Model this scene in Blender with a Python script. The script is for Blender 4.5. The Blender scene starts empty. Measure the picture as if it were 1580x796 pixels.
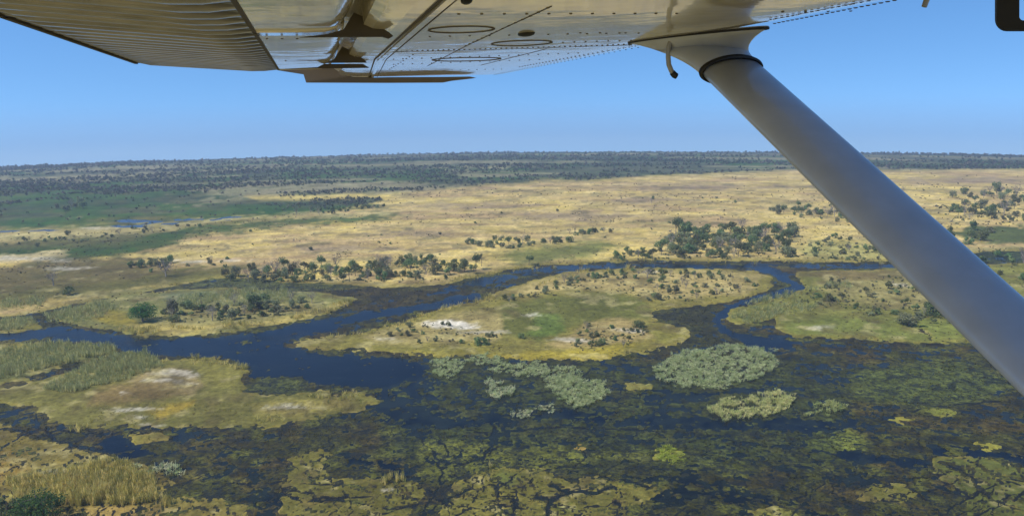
import bpy, math, random
import numpy as np
from mathutils import Vector, Matrix
random.seed(7); rng = np.random.default_rng(11)
SC = bpy.context.scene; COL = SC.collection
# ------------------------------------------------------------------ camera
F = 1240.0; CX, CY = 790.0, 398.0           # focal length and centre in photograph pixels
H = 110.0                                    # height of the eye above the water
P = math.radians(11.0); RO = math.radians(-0.65)
RE = 55600.0                                 # radius of the curve of the land: it falls away to the horizon
EYE = np.array([0.0, 0.0, H])
RIGHT = np.array([math.cos(RO), math.sin(RO)*math.sin(P), math.sin(RO)*math.cos(P)])
UP = np.array([-math.sin(RO), math.cos(RO)*math.sin(P), math.cos(RO)*math.cos(P)])
FWD = np.array([0, math.cos(P), -math.sin(P)])
cd = bpy.data.cameras.new('camera'); cam = bpy.data.objects.new('camera', cd); COL.objects.link(cam)
cd.sensor_width = 36.0; cd.lens = 36.0*F/1580.0
cd.clip_start = 0.02; cd.clip_end = 20000
cam.matrix_world = Matrix(((RIGHT[0], UP[0], -FWD[0], 0), (RIGHT[1], UP[1], -FWD[1], 0), (RIGHT[2], UP[2], -FWD[2], H), (0, 0, 0, 1)))
SC.camera = cam
# ------------------------------------------------------------------ light
SUN_EL, SUN_AZ = 50.0, -112.0                 # azimuth from +Y (view direction), clockwise positive
w = bpy.data.worlds.new('World'); SC.world = w; w.use_nodes = True
nt = w.node_tree; nt.nodes.clear()
wo = nt.nodes.new('ShaderNodeOutputWorld'); bg = nt.nodes.new('ShaderNodeBackground'); bg.inputs['Strength'].default_value = 0.135
sky = nt.nodes.new('ShaderNodeTexSky'); sky.sky_type = 'NISHITA'; sky.sun_disc = False
sky.sun_elevation = math.radians(SUN_EL); sky.sun_rotation = math.radians(SUN_AZ)
sky.altitude = 900; sky.air_density = 1.0; sky.dust_density = 0.3; sky.ozone_density = 4.0
tc = nt.nodes.new('ShaderNodeTexCoord'); sx = nt.nodes.new('ShaderNodeSeparateXYZ'); cx = nt.nodes.new('ShaderNodeCombineXYZ')
ad = nt.nodes.new('ShaderNodeMath'); ad.operation = 'ADD'; ad.inputs[1].default_value = 0.19
mx = nt.nodes.new('ShaderNodeMath'); mx.operation = 'MAXIMUM'; mx.inputs[1].default_value = 0.01
L = nt.links
L.new(tc.outputs['Generated'], sx.inputs[0]); L.new(sx.outputs[0], cx.inputs[0]); L.new(sx.outputs[1], cx.inputs[1])
L.new(sx.outputs[2], ad.inputs[0]); L.new(ad.outputs[0], mx.inputs[0]); L.new(mx.outputs[0], cx.inputs[2])
L.new(cx.outputs[0], sky.inputs['Vector']); hs0 = nt.nodes.new('ShaderNodeHueSaturation'); hs0.inputs['Saturation'].default_value = 1.18; L.new(sky.outputs[0], hs0.inputs['Color']); L.new(hs0.outputs[0], bg.inputs['Color']); L.new(bg.outputs[0], wo.inputs['Surface'])
sd = bpy.data.lights.new('sun', 'SUN'); sd.energy = 3.6; sd.angle = math.radians(0.5); sd.color = (1.0, 0.95, 0.86)
sun = bpy.data.objects.new('sun', sd); COL.objects.link(sun)
az, el = math.radians(SUN_AZ), math.radians(SUN_EL)
SUNV = Vector((math.sin(az)*math.cos(el), math.cos(az)*math.cos(el), math.sin(el)))
sun.rotation_euler = SUNV.to_track_quat('Z', 'Y').to_euler(); sun.location = (0, 0, 400)
SC.view_settings.view_transform = 'Standard'; SC.view_settings.look = 'None'
SC.view_settings.exposure = 0.40; SC.view_settings.gamma = 1.0
SC.cycles.max_bounces = 5; SC.cycles.diffuse_bounces = 2; SC.cycles.glossy_bounces = 3; SC.cycles.volume_bounces = 0
# ------------------------------------------------------------------ helpers
def ray(px, py):
    a = (np.asarray(px, float)-CX)/F; b = (CY-np.asarray(py, float))/F
    return a[..., None]*RIGHT+b[..., None]*UP+FWD
def curve(r): return -np.asarray(r)**2/(2*RE)
def to_ground(px, py):
    """pixel of the photograph -> point of the land"""
    d = ray(px, py); hz = np.hypot(d[..., 0], d[..., 1]); t = -d[..., 2]/hz
    q = np.maximum(t*t-2*H/RE, 0); r = RE*(t-np.sqrt(q)); r = np.minimum(r, 3450)
    x = d[..., 0]/hz*r; y = d[..., 1]/hz*r
    return x, y, curve(r), r
def project(x, y, z):
    v = np.stack([x, y, z-H], -1); f = v@FWD; ok = f > 1e-3; f = np.where(ok, f, 1)
    return np.where(ok, CX+F*(v@RIGHT)/f, 99999.), np.where(ok, CY-F*(v@UP)/f, 99999.)
def lin(c, k=1.0):
    c = np.array(c, float)/255.0
    return tuple(np.where(c <= 0.04045, c/12.92, ((c+0.055)/1.055)**2.4)*k)
K = 0.84                                      # display colour of a sunlit surface -> its base colour
def alb(c): return np.array(lin(c, K))
T = rng.random((256, 256)).astype(np.float32)*2-1
def noise(u, v, s, seed=0):
    u = u/s+seed*17.31; v = v/s+seed*9.77
    iu = np.floor(u).astype(int); iv = np.floor(v).astype(int); fu = u-iu; fv = v-iv
    fu = fu*fu*(3-2*fu); fv = fv*fv*(3-2*fv)
    g = lambda i, j: T[(iu+i) & 255, (iv+j) & 255]
    return (g(0, 0)*(1-fu)+g(1, 0)*fu)*(1-fv)+(g(0, 1)*(1-fu)+g(1, 1)*fu)*fv
def fbm(u, v, s, seed=0, o=3):
    r = 0; a = 1
    for i in range(o): r = r+a*noise(u, v, s/2**i, seed+i*5); a *= 0.55
    return r
def sdf(px, py, poly, pad=40):
    """signed distance to a polygon, positive inside, in pixels"""
    out = np.full(px.shape, -1e3); q = np.array(poly, float)
    m = (px > q[:, 0].min()-pad) & (px < q[:, 0].max()+pad) & (py > q[:, 1].min()-pad) & (py < q[:, 1].max()+pad)
    if not m.any(): return out
    x = px[m]; y = py[m]; d = np.full(x.shape, 1e9); ins = np.zeros(x.shape, bool)
    for (ax, ay), (bx, by) in zip(q, np.roll(q, -1, 0)):
        ex, ey = bx-ax, by-ay; wx, wy = x-ax, y-ay
        t = np.clip((wx*ex+wy*ey)/(ex*ex+ey*ey+1e-9), 0, 1)
        d = np.minimum(d, np.hypot(wx-t*ex, wy-t*ey))
        c = ((ay > y) != (by > y)); ins ^= c & (x < ex*(y-ay)/(ey if ey else 1e-9)+ax)
    out[m] = np.where(ins, d, -d); return out
def ell(px, py, cx, cy, rx, ry): 
    k = np.hypot((px-cx)/rx, (py-cy)/ry); return (1-k)*min(rx, ry)
def line(px, py, pts, pad=30):
    """distance to a polyline; vertical distances count double, as the land is seen aslant"""
    out = np.full(px.shape, 1e3); q = np.array(pts, float)
    m = (px > q[:, 0].min()-pad) & (px < q[:, 0].max()+pad) & (py > q[:, 1].min()-pad) & (py < q[:, 1].max()+pad)
    if not m.any(): return out
    x = px[m]; y = py[m]; d = np.full(x.shape, 1e3)
    for (ax, ay), (bx, by) in zip(q[:-1], q[1:]):
        ex, ey = bx-ax, by-ay; t = np.clip(((x-ax)*ex+(y-ay)*ey)/(ex*ex+ey*ey+1e-9), 0, 1)
        d = np.minimum(d, np.hypot(x-ax-t*ex, 1.5*(y-ay-t*ey)))
    out[m] = d; return out
def ss(x, a, b): t = np.clip((x-a)/(b-a), 0, 1); return t*t*(3-2*t)
def mat(name):
    m = bpy.data.materials.new(name); m.use_nodes = True; return m, m.node_tree, m.node_tree.nodes['Principled BSDF']
def simple(name, col, rough=0.5, metal=0.0, coat=0.0, grain=0.0, gscale=40):
    m, t, b = mat(name); b.inputs['Base Color'].default_value = (*col, 1); b.inputs['Roughness'].default_value = rough
    b.inputs['Metallic'].default_value = metal; b.inputs['Coat Weight'].default_value = coat; b.inputs['Coat Roughness'].default_value = 0.04
    n = t.nodes.new('ShaderNodeTexNoise'); n.inputs['Scale'].default_value = gscale; n.inputs['Detail'].default_value = 5
    g = t.nodes.new('ShaderNodeTexCoord'); t.links.new(g.outputs['Object'], n.inputs['Vector'])
    r = t.nodes.new('ShaderNodeMapRange'); r.inputs['To Min'].default_value = 1-grain; r.inputs['To Max'].default_value = 1+grain
    h = t.nodes.new('ShaderNodeHueSaturation'); h.inputs['Color'].default_value = (*col, 1)
    t.links.new(n.outputs['Fac'], r.inputs['Value']); t.links.new(r.outputs[0], h.inputs['Value']); t.links.new(h.outputs[0], b.inputs['Base Color'])
    return m
def mesh(name, V, Fc, m=None, parent=None, cols=None, smooth=False):
    me = bpy.data.meshes.new(name); V = np.asarray(V, np.float32)
    if isinstance(Fc, np.ndarray):
        n, k = Fc.shape; me.vertices.add(len(V)); me.vertices.foreach_set('co', V.ravel())
        me.loops.add(n*k); me.loops.foreach_set('vertex_index', Fc.astype(np.int32).ravel())
        me.polygons.add(n); me.polygons.foreach_set('loop_start', np.arange(0, n*k, k, dtype=np.int32))
        me.update(calc_edges=True)
    else: me.from_pydata([tuple(map(float, v)) for v in V], [], Fc)
    if smooth: me.polygons.foreach_set('use_smooth', np.ones(len(me.polygons), bool))
    if cols is not None:
        a = me.color_attributes.new('tint', 'FLOAT_COLOR', 'POINT')
        c = np.ones((len(V), 4), np.float32); c[:, :cols.shape[1]] = cols; a.data.foreach_set('color', c.ravel())
    if m: me.materials.append(m)
    me.validate(); o = bpy.data.objects.new(name, me); COL.objects.link(o)
    if parent: o.parent = parent
    return o
def tag(o, label=None, cat=None, group=None, kind=None):
    for k, v in (('label', label), ('category', cat), ('group', group), ('kind', kind)):
        if v: o[k] = v
    return o
def empty(name, loc=(0, 0, 0)):
    o = bpy.data.objects.new(name, None); COL.objects.link(o); o.location = loc; o.empty_display_size = 0.5; return o
# ------------------------------------------------------------------ the land: grid over azimuth and distance
azf = np.radians(np.arange(-37, 37.01, 0.088))
azc1 = np.radians(np.arange(37.5, 90, 0.6)); azc2 = np.radians(np.arange(92, 268.1, 4)); azc3 = np.radians(np.arange(270.4, 322.9, 0.6))-2*math.pi
AZ = np.concatenate([azc3, azf, azc1, azc2])
dep = np.radians(np.concatenate([[88, 75, 65, 57, 50, 45, 41, 38, 36, 34.6, 33.4, 32.6, 32, 31.5, 31.2], np.arange(31, 3.75, -0.085), [3.72, 3.68, 3.65, 3.62, 3.61]]))
td = np.tan(dep); rr = RE*(td-np.sqrt(np.maximum(td*td-2*H/RE, 0)))
RR = np.concatenate([[0.5], rr[1:] if rr[0] < 4 else rr, [rr[-1]+250, rr[-1]+600, rr[-1]+1200]])
NR, NA = len(RR), len(AZ)
R2, A2 = np.meshgrid(RR, AZ, indexing='ij')
X = R2*np.sin(A2); Y = R2*np.cos(A2); Z0 = curve(R2)
PX, PY = project(X, Y, Z0)
U = A2*F; Vv = np.log(np.maximum(R2, 20))*F   # isotropic on the ground, even in the picture
WX = PX+7*fbm(U, Vv, 60, 1)+3*noise(U, Vv, 14, 2); WY = PY+(2.2*fbm(U, Vv, 60, 3)+1.0*noise(U, Vv, 14, 4))*(0.5+ss(PY, 400, 700))
N1 = fbm(U, Vv, 18, 6, 4); N2 = fbm(U, Vv, 60, 7, 4); N3 = fbm(U, Vv, 220, 8, 4); N4 = noise(U, Vv, 4.5, 9)
far = (R2 > 3450)
def D(poly, pad=40): return sdf(WX, WY, poly, pad)
BIG = 6000
WET = [(-BIG, 700), (-BIG, 520), (-60, 508), (-40, 494), (10, 490), (60, 480), (110, 473), (170, 462), (215, 455), (250, 446), (300, 436), (340, 430), (400, 431), (440, 438), (520, 440),
       (600, 446), (645, 443), (690, 441), (725, 432), (770, 420), (830, 412), (900, 407), (1000, 403), (1100, 404), (1200, 405), (1300, 406), (1400, 404), (1500, 392), (1580, 388), (1900, 384), (BIG, 380),
       (BIG, 3000), (-BIG, 3000)]
LANDS = dict(
 island_a=[(105, 500), (85, 490), (110, 474), (150, 463), (200, 451), (260, 447), (330, 442), (420, 446), (480, 449), (549, 461), (545, 470), (500, 487), (440, 500), (370, 512), (290, 518), (220, 520), (165, 512)],
 left_tip=[(-BIG, 495), (-20, 494), (40, 491), (62, 498), (60, 507), (20, 514), (-40, 520), (-BIG, 540)],
 island_b=[(442, 532), (480, 521), (560, 513), (620, 498), (655, 484), (700, 472), (745, 462), (770, 448), (820, 432), (870, 420), (930, 415), (1000, 412), (1100, 414), (1165, 418), (1190, 428), (1196, 440),
           (1170, 455), (1120, 468), (1060, 474), (1010, 480), (1000, 490), (1020, 497), (1055, 506), (1060, 518), (1048, 530), (1000, 542), (940, 552), (880, 556), (800, 553), (700, 550), (620, 547), (560, 543), (500, 540)],
 land_c=[(1222, 420), (1300, 416), (1400, 414), (1500, 410), (1600, 405), (1900, 400), (BIG, 400), (BIG, 470), (1700, 500), (1560, 530), (1480, 530), (1400, 527), (1310, 524), (1225, 520), (1200, 506), (1190, 494), (1140, 500), (1118, 490), (1130, 478), (1175, 466), (1235, 447), (1244, 438)],
 left_reed_a=[(-BIG, 545), (-50, 540), (20, 530), (100, 529), (160, 533), (182, 542), (150, 556), (100, 566), (40, 585), (-30, 600), (-BIG, 640)],
 left_b=[(-BIG, 640), (-40, 606), (40, 590), (100, 574), (160, 552), (200, 546), (250, 553), (330, 553), (360, 562), (388, 572), (376, 582), (384, 603), (430, 610), (470, 605), (500, 600), (508, 608), (545, 605), (590, 620), (560, 632), (500, 648), (450, 658), (370, 668), (330, 662), (200, 660), (150, 664), (90, 655), (50, 630), (0, 622), (-BIG, 650)],
 left_c=[(-BIG, 660), (-60, 660), (0, 655), (60, 672), (110, 685), (155, 694), (175, 710), (215, 712), (250, 725), (275, 748), (260, 765), (330, 770), (380, 780), (400, 830), (420, 900), (-200, 1100), (-BIG, 1100)],
 small_1=[(200, 670), (250, 665), (268, 672), (262, 684), (215, 684)],
 mat_1=[(432, 745), (436, 735), (452, 720), (440, 705), (455, 694), (490, 692), (512, 704), (500, 714), (496, 725), (520, 735), (590, 738), (640, 742), (655, 755), (660, 766), (640, 790), (620, 850), (440, 860), (425, 790)],
 mat_2=[(700, 745), (715, 735), (740, 722), (800, 720), (850, 726), (880, 740), (905, 730), (925, 728), (960, 738), (1000, 742), (1022, 752), (1015, 765), (1002, 780), (960, 792), (940, 850), (850, 900), (680, 900), (670, 800), (688, 775)],
 mat_3=[(1440, 705), (1470, 700), (1520, 708), (1570, 722), (1650, 735), (1900, 760), (1900, 1000), (1560, 900), (1500, 820), (1480, 765), (1440, 730)],
 spot_1=[(962, 592), (985, 588), (1003, 594), (1000, 601), (970, 601)], spot_2=[(876, 692), (890, 686), (906, 690), (898, 697), (880, 697)],
 spot_3=[(1500, 683), (1530, 677), (1556, 685), (1550, 696), (1520, 696)], spot_4=[(1360, 650), (1390, 642), (1412, 650), (1400, 656), (1375, 653)],
 spot_5=[(1410, 636), (1440, 624), (1478, 632), (1480, 640), (1450, 643)], spot_6=[(1320, 760), (1350, 745), (1400, 748), (1420, 765), (1380, 778), (1330, 775)], spot_7=[(1150, 790), (1200, 782), (1240, 792), (1230, 830), (1150, 830)])
land = -D(WET, 9000)
for q in LANDS.values(): land = np.maximum(land, D(q, 9000 if abs(q[0][0]) > 2000 or max(p[0] for p in q) > 2000 else 40))
for sx_, sy_, rx_, ry_ in ((1035, 702, 34, 14), (1110, 452, 30, 0), (800, 640, 0, 0)):
    if rx_ and ry_: land = np.maximum(land, ell(WX, WY, sx_, sy_, rx_, ry_)-1)
# far pools
for c in ((212, 341, 34, 2.6), (205, 349, 34, 1.5), (300, 340, 40, 1.3), (355, 336, 30, 1.0), (60, 356, 50, 1.2), (240, 345, 30, 1.0)): land = np.minimum(land, -ell(WX, WY, *c))
shoreN = 1.3*N1+2.2*noise(U, Vv, 8, 21)
land = land+np.where(land < 30, shoreN*ss(PY, 330, 600)+0.3*shoreN, 0)
# dark water lines that cut the mats
near = ss(PY, 640, 720)
rdg = np.minimum(np.abs(fbm(U*0.8, Vv, 34, 30, 3)), 0.7*np.abs(fbm(U, Vv*1.1, 22, 36, 3))+0.01)
ckw = 0.012*ss(PX, 250, 400)*ss(noise(U, Vv, 80, 33)+0.4*noise(U, Vv, 30, 34), 0.1, 0.7)*ss(PY, 690, 730)*ss(noise(U, Vv, 15, 35), -0.5, 0.2)
ck = rdg
LINES = [([(605, 600), (622, 635), (642, 668), (668, 700), (682, 722), (678, 752), (662, 775), (648, 800), (630, 860)], 4.5), ([(640, 655), (700, 662), (760, 668), (860, 660), (1000, 664), (1100, 672)], 3.2),
         ([(762, 640), (758, 680), (750, 704), (715, 716), (684, 722)], 5), ([(752, 700), (770, 690)], 5), ([(0, 660), (60, 668), (120, 690), (190, 700)], 4), ([(0, 690), (40, 672), (80, 660), (100, 655)], 2),
         ([(55, 640), (60, 660), (90, 680), (150, 694)], 5), ([(1320, 660), (1380, 640), (1440, 628), (1540, 620)], 2.2), ([(850, 748), (880, 760), (920, 758), (945, 752)], 6), ([(880, 760), (850, 772), (825, 768)], 5),
         ([(950, 752), (952, 775), (955, 800)], 2.4), ([(765, 750), (772, 780), (790, 796), (800, 760)], 2.4), ([(920, 735), (960, 740), (1000, 752)], 3), ([(500, 735), (520, 748), (580, 752)], 1.6), ([(850, 770), (840, 800)], 5),
         ([(650, 796), (690, 770), (725, 755)], 3), ([(1450, 712), (1500, 735), (1530, 770), (1580, 790)], 2.2), ([(1480, 704), (1540, 735), (1620, 750)], 1.8), ([(430, 760), (470, 775), (520, 770), (600, 785), (640, 780)], 2.5),
         ([(1400, 500), (1430, 515), (1440, 528)], 1.5), ([(640, 545), (655, 548)], 3), ([(205, 668), (230, 660), (265, 664), (300, 658)], 3)]
JX = PX+5*noise(U, Vv, 12, 40); JY = PY+2*noise(U, Vv, 12, 41)
TRAILS = []
for i in range(170):                          # thin game trails and channels winding through the marsh
    x0, y0 = random.uniform(-40, 1640), random.uniform(570, 830) if i < 110 else random.uniform(720, 830)
    a_ = random.gauss(0, 0.5)+(math.pi if random.random() < 0.5 else 0) if random.random() < 0.72 else random.uniform(1.1, 2.0); q_ = [(x0, y0)]
    for j in range(random.randint(5, 13)):
        a_ += random.gauss(0, 0.30); st = random.uniform(9, 20)*(y0/700); q_.append((q_[-1][0]+st*math.cos(a_), q_[-1][1]+st*0.55*math.sin(a_)))
    TRAILS.append((q_, random.uniform(0.5, 1.7)*(y0/700)**1.5))
cut = np.full(land.shape, 1e3)
for pts, wd in LINES: cut = np.minimum(cut, line(JX, JY, pts)-wd*(0.45+0.35*noise(U, Vv, 16, 43)))
trail_ = cut.copy()
for pts, wd in TRAILS: trail_ = np.minimum(trail_, line(JX, JY, pts)-wd*(0.7+0.5*noise(U, Vv, 16, 43)))
trail_ = np.where(PY > 560, trail_, 1e3); tgap = np.clip(0.5+trail_/16, 0, 1)
tgl = np.where((PY > 700)|(cut < 8), tgap, 1.0)
land = np.where(PY > 690, np.minimum(land, (ck-ckw)*55+0.0), land)
land = np.minimum(land, cut)
# open water: no weed at all
RIVER = [(-BIG, 530), (-60, 517), (0, 512), (60, 506), (80, 503), (110, 505), (170, 516), (230, 524), (330, 520), (400, 514), (470, 498), (540, 485), (560, 492), (520, 508), (470, 520), (440, 530), (490, 545), (560, 550), (640, 556),
         (665, 565), (640, 590), (620, 600), (560, 600), (500, 595), (470, 585), (390, 590), (385, 570), (350, 553), (250, 548), (200, 542), (170, 530), (100, 526), (0, 524), (-BIG, 545)]
dens = np.full(land.shape, 0.72)
def pd(s, v, soft=5): 
    global dens; k = ss(s, -soft, soft); dens = dens*(1-k)+v*k
pd(D([(230, 440), (400, 432), (520, 440), (640, 446), (700, 442), (640, 475), (560, 488), (540, 470), (480, 448), (300, 440)]), 0.93, 6)
pd(D([(60, 484), (75, 470), (170, 452), (240, 440), (260, 446), (160, 462), (100, 474)]), 0.9, 3)
pd(D(RIVER, 9000), -0.02, 5)
pd(line(WX, WY, [(150, 505), (220, 522), (330, 512)])*-1+3, 0.5, 4)
pd(line(WX, WY, [(520, 495), (600, 482), (660, 474), (700, 465), (740, 459)])*-1+9, 0.12, 4)
pd(line(WX, WY, [(660, 455), (720, 440), (790, 423), (860, 414), (960, 409)])*-1+7, 0.3, 4)
pd(line(WX, WY, [(1000, 410), (1080, 409), (1180, 411), (1300, 411), (1400, 411)])*-1+4.5, 0.12, 2)
pd(line(WX, WY, [(1000, 406), (1090, 406), (1150, 407)])*-1+3, 0.9, 2)
pd(line(WX, WY, [(1165, 410), (1190, 418), (1208, 428), (1225, 438), (1232, 443), (1200, 453), (1150, 468), (1118, 482), (1106, 495), (1118, 510), (1150, 522), (1190, 528), (1222, 540)])*-1+8, -0.15, 3)
pd(D([(1140, 520), (1185, 520), (1225, 532), (1228, 543), (1190, 540), (1150, 530)])+3, -0.15, 3)
pd(D([(1010, 480), (1090, 474), (1105, 490), (1112, 510), (1140, 530), (1060, 540), (1000, 545), (1055, 520), (1060, 508)]), 0.95, 6)
pd(D([(1200, 540), (1240, 530), (1500, 540), (1580, 600), (1580, 640), (1300, 600)], 60), 0.72, 10)
pd(ell(WX, WY, 1440, 592, 120, 32), 1.05, 8)
pd(ell(WX, WY, 1290, 680, 52, 20), 0.98, 6)
pd(ell(WX, WY, 860, 545, 20, 4), .3, 4)
pd(line(WX, WY, [(650, 600), (700, 625), (760, 630)])*-1+12, 0.35, 8)
pd(ell(WX, WY, 640, 625, 60, 45), 0.32, 12)
pd(line(WX, WY, [(640, 648), (720, 650), (860, 636), (1000, 652), (1150, 655), (1300, 655)])*-1+14, 0.22, 8)
pd(line(WX, WY, [(880, 540), (960, 560), (980, 575)])*-1+8, 0.3, 8)
pd(line(WX, WY, [(960, 600), (1080, 612), (1180, 596), (1250, 600)])*-1+8, 0.4, 8)
pd(line(WX, WY, [(1300, 700), (1400, 712), (1440, 712)])*-1+12, 0.25, 8)
pd(D([(1430, 685), (1490, 690), (1580, 705), (1700, 710), (1700, 735), (1540, 712), (1450, 702)]), 0.1, 5)
pd(ell(WX, WY, 190, 690, 42, 17), 0.06, 5)
pd(ell(WX, WY, 270, 672, 70, 8), 0.3, 5)
pd(D([(1180, 800), (1120, 780), (1000, 770), (1030, 745), (960, 730), (1060, 735), (1250, 780), (1300, 800)]), 0.42, 8)
pd(D([(395, 672), (560, 640), (640, 680), (560, 690), (480, 680)]), 0.9, 10)
pd(D([(560, 720), (500, 700), (560, 705), (660, 735), (640, 742)]), 0.15, 6)
pd(D([(640, 680), (850, 690), (1000, 700), (850, 722), (700, 735), (650, 735)]), 0.9, 10)
pd(ell(WX, WY, 430, 596, 45, 12), 0.85, 6)
pd(ell(WX, WY, 770, 610, 110, 30), 0.75, 12)
pd(D([(425, 880), (380, 770), (430, 765), (520, 775), (640, 790), (640, 880)]), 0.45, 6)
dens = dens+np.where(land < 0, 0.55*ss(land, -9, -1)*ss(noise(U, Vv, 26, 44)+0.5*N1, -0.35, 0.5), 0)*(PY > 420)*(1-ss(-line(WX, WY, [(1165, 410), (1190, 418), (1208, 428), (1225, 438), (1232, 443), (1200, 453), (1150, 468), (1118, 482), (1106, 495), (1118, 510), (1150, 522), (1190, 528), (1222, 540)]), -14, -9))
dens = np.where(PY < 385, -0.3, dens)
# colour of the land ------------------------------------------------------------
col = np.empty(land.shape+(3,))
def C3(c): return alb(c)
gold, pink, olive, dolive, sand, brown, ochre, meadow = map(C3, [(222, 196, 106), (168, 143, 108), (122, 118, 56), (84, 84, 38), (222, 212, 188), (76, 66, 36), (168, 142, 58), (84, 100, 52)])
straw = C3((186, 172, 112)); greyg = C3((122, 128, 96)); dark = C3((50, 58, 34)); green = C3((78, 106, 44)); matc = C3((112, 106, 48))
def pc(s, c, soft=6, k=1.0):
    global col; q = (ss(s, -soft, soft)*k)[..., None]; col = col*(1-q)+np.asarray(c)*q
col[:] = gold
pc(N2+0.6*N3, pink, 0.8, 0.38); pc(N1+0.5*N2-0.5, straw, 0.4, 0.6); pc(noise(U, Vv, 130, 61)+0.5*N1-0.6, C3((150, 138, 80)), 0.3, 0.5)
S1 = fbm(U*0.3, Vv, 16, 64, 3); S2 = fbm(U*0.4, Vv, 45, 65, 3)
pc(S1+0.5*N1-0.25, C3((166, 142, 100)), 0.35, 0.5); pc(S2-0.35, C3((178, 146, 108)), 0.3, 0.5); pc(-S1-0.35+0.4*N1, C3((216, 192, 126)), 0.3, 0.6)
# green ground of the left and of the far woods
FOREST = [(-BIG, 225), (BIG, 225), (BIG, 262), (1580, 262), (1400, 263), (1230, 263), (1100, 268), (1000, 272), (905, 280), (850, 278), (760, 285), (700, 290), (640, 296), (580, 300), (590, 310), (560, 318), (480, 326), (430, 330), (300, 345), (230, 352), (-BIG, 480)]
fs = sdf(WX, WY, FOREST, 9000)
pc(fs, C3((66, 94, 36)), 5); fm = ss(fs, -2, 4)
pc(np.where(fs > 0, N2+0.3*N3-0.15, -1), C3((100, 98, 66)), 0.3, 0.7)
pc(np.where(fs > 0, noise(U, Vv, 180, 62)+0.5*N1-0.45, -1), C3((190, 172, 132)), 0.25, 0.45)
pc(np.where(fs > 0, -(noise(U*0.5, Vv*1.3, 110, 97)+0.8*noise(U*.6, Vv*2.2, 60, 98))-0.35, -1), C3((150, 142, 104)), 0.25, 0.8*ss(-PY, -300, -285))
pc(np.where(fs > 0, noise(U, Vv, 140, 63)+0.5*N2-0.2, -1), C3((58, 74, 44)), 0.3, 0.7)
pc(D([(380, 304), (560, 300), (600, 304), (520, 309), (400, 310)]), gold, 3, .8)
for p_, c_, s_ in (
 ([(-BIG, 350), (0, 340), (240, 352), (420, 322), (600, 316), (470, 332), (330, 344), (-BIG, 420)], C3((50, 86, 26)), 4),
 ([(-BIG, 420), (0, 358), (240, 345), (430, 332), (600, 326), (600, 334), (440, 346), (300, 358), (180, 372), (-BIG, 440)], straw, 4),
 ([(-BIG, 380), (0, 374), (180, 362), (330, 346), (420, 342), (300, 356), (240, 384), (180, 400), (0, 402), (-BIG, 420)], C3((80, 84, 40)), 6),
 ([(-BIG, 400), (0, 385), (180, 378), (300, 350), (450, 338), (610, 332), (605, 340), (430, 352), (290, 366), (235, 385), (140, 400), (-BIG, 430)], C3((56, 84, 26)), 5),
 ([(-BIG, 400), (-50, 400), (110, 386), (95, 396), (0, 408), (-BIG, 440)], C3((206, 186, 130)), 3),
 ([(-BIG, 440), (0, 410), (140, 398), (220, 400), (200, 410), (300, 412), (330, 428), (200, 450), (60, 470), (-BIG, 500)], C3((92, 84, 42)), 8),
 ([(-BIG, 480), (0, 450), (120, 440), (330, 412), (400, 412), (330, 432), (200, 448), (80, 465), (-BIG, 500)], C3((100, 96, 44)), 6),
 ([(760, 395), (820, 380), (930, 372), (960, 380), (900, 400), (800, 408)], C3((112, 118, 54)), 8),
 ([(1500, 350), (1600, 352), (1900, 352), (1900, 378), (1520, 376), (1470, 362)], C3((60, 84, 36)), 3),
 ([(1440, 380), (1600, 380), (1900, 380), (1900, 386), (1480, 388)], straw, 3),
 ([(1240, 400), (1230, 380), (1300, 370), (1400, 380), (1400, 404)], C3((170, 162, 92)), 8)):
    pc(D(p_, 9000 if abs(p_[0][0]) > 2000 else 40)+4*N1, c_, s_, 0.9)
for c in ((880, 335, 90, 7), (640, 362, 60, 5), (720, 318, 70, 4), (1010, 310, 70, 5), (520, 385, 120, 5), (1090, 290, 120, 4), (1500, 280, 120, 5)):
    pc(ell(WX, WY, *c)+3*N1, C3((146, 126, 100)), 4, .7)
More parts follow.
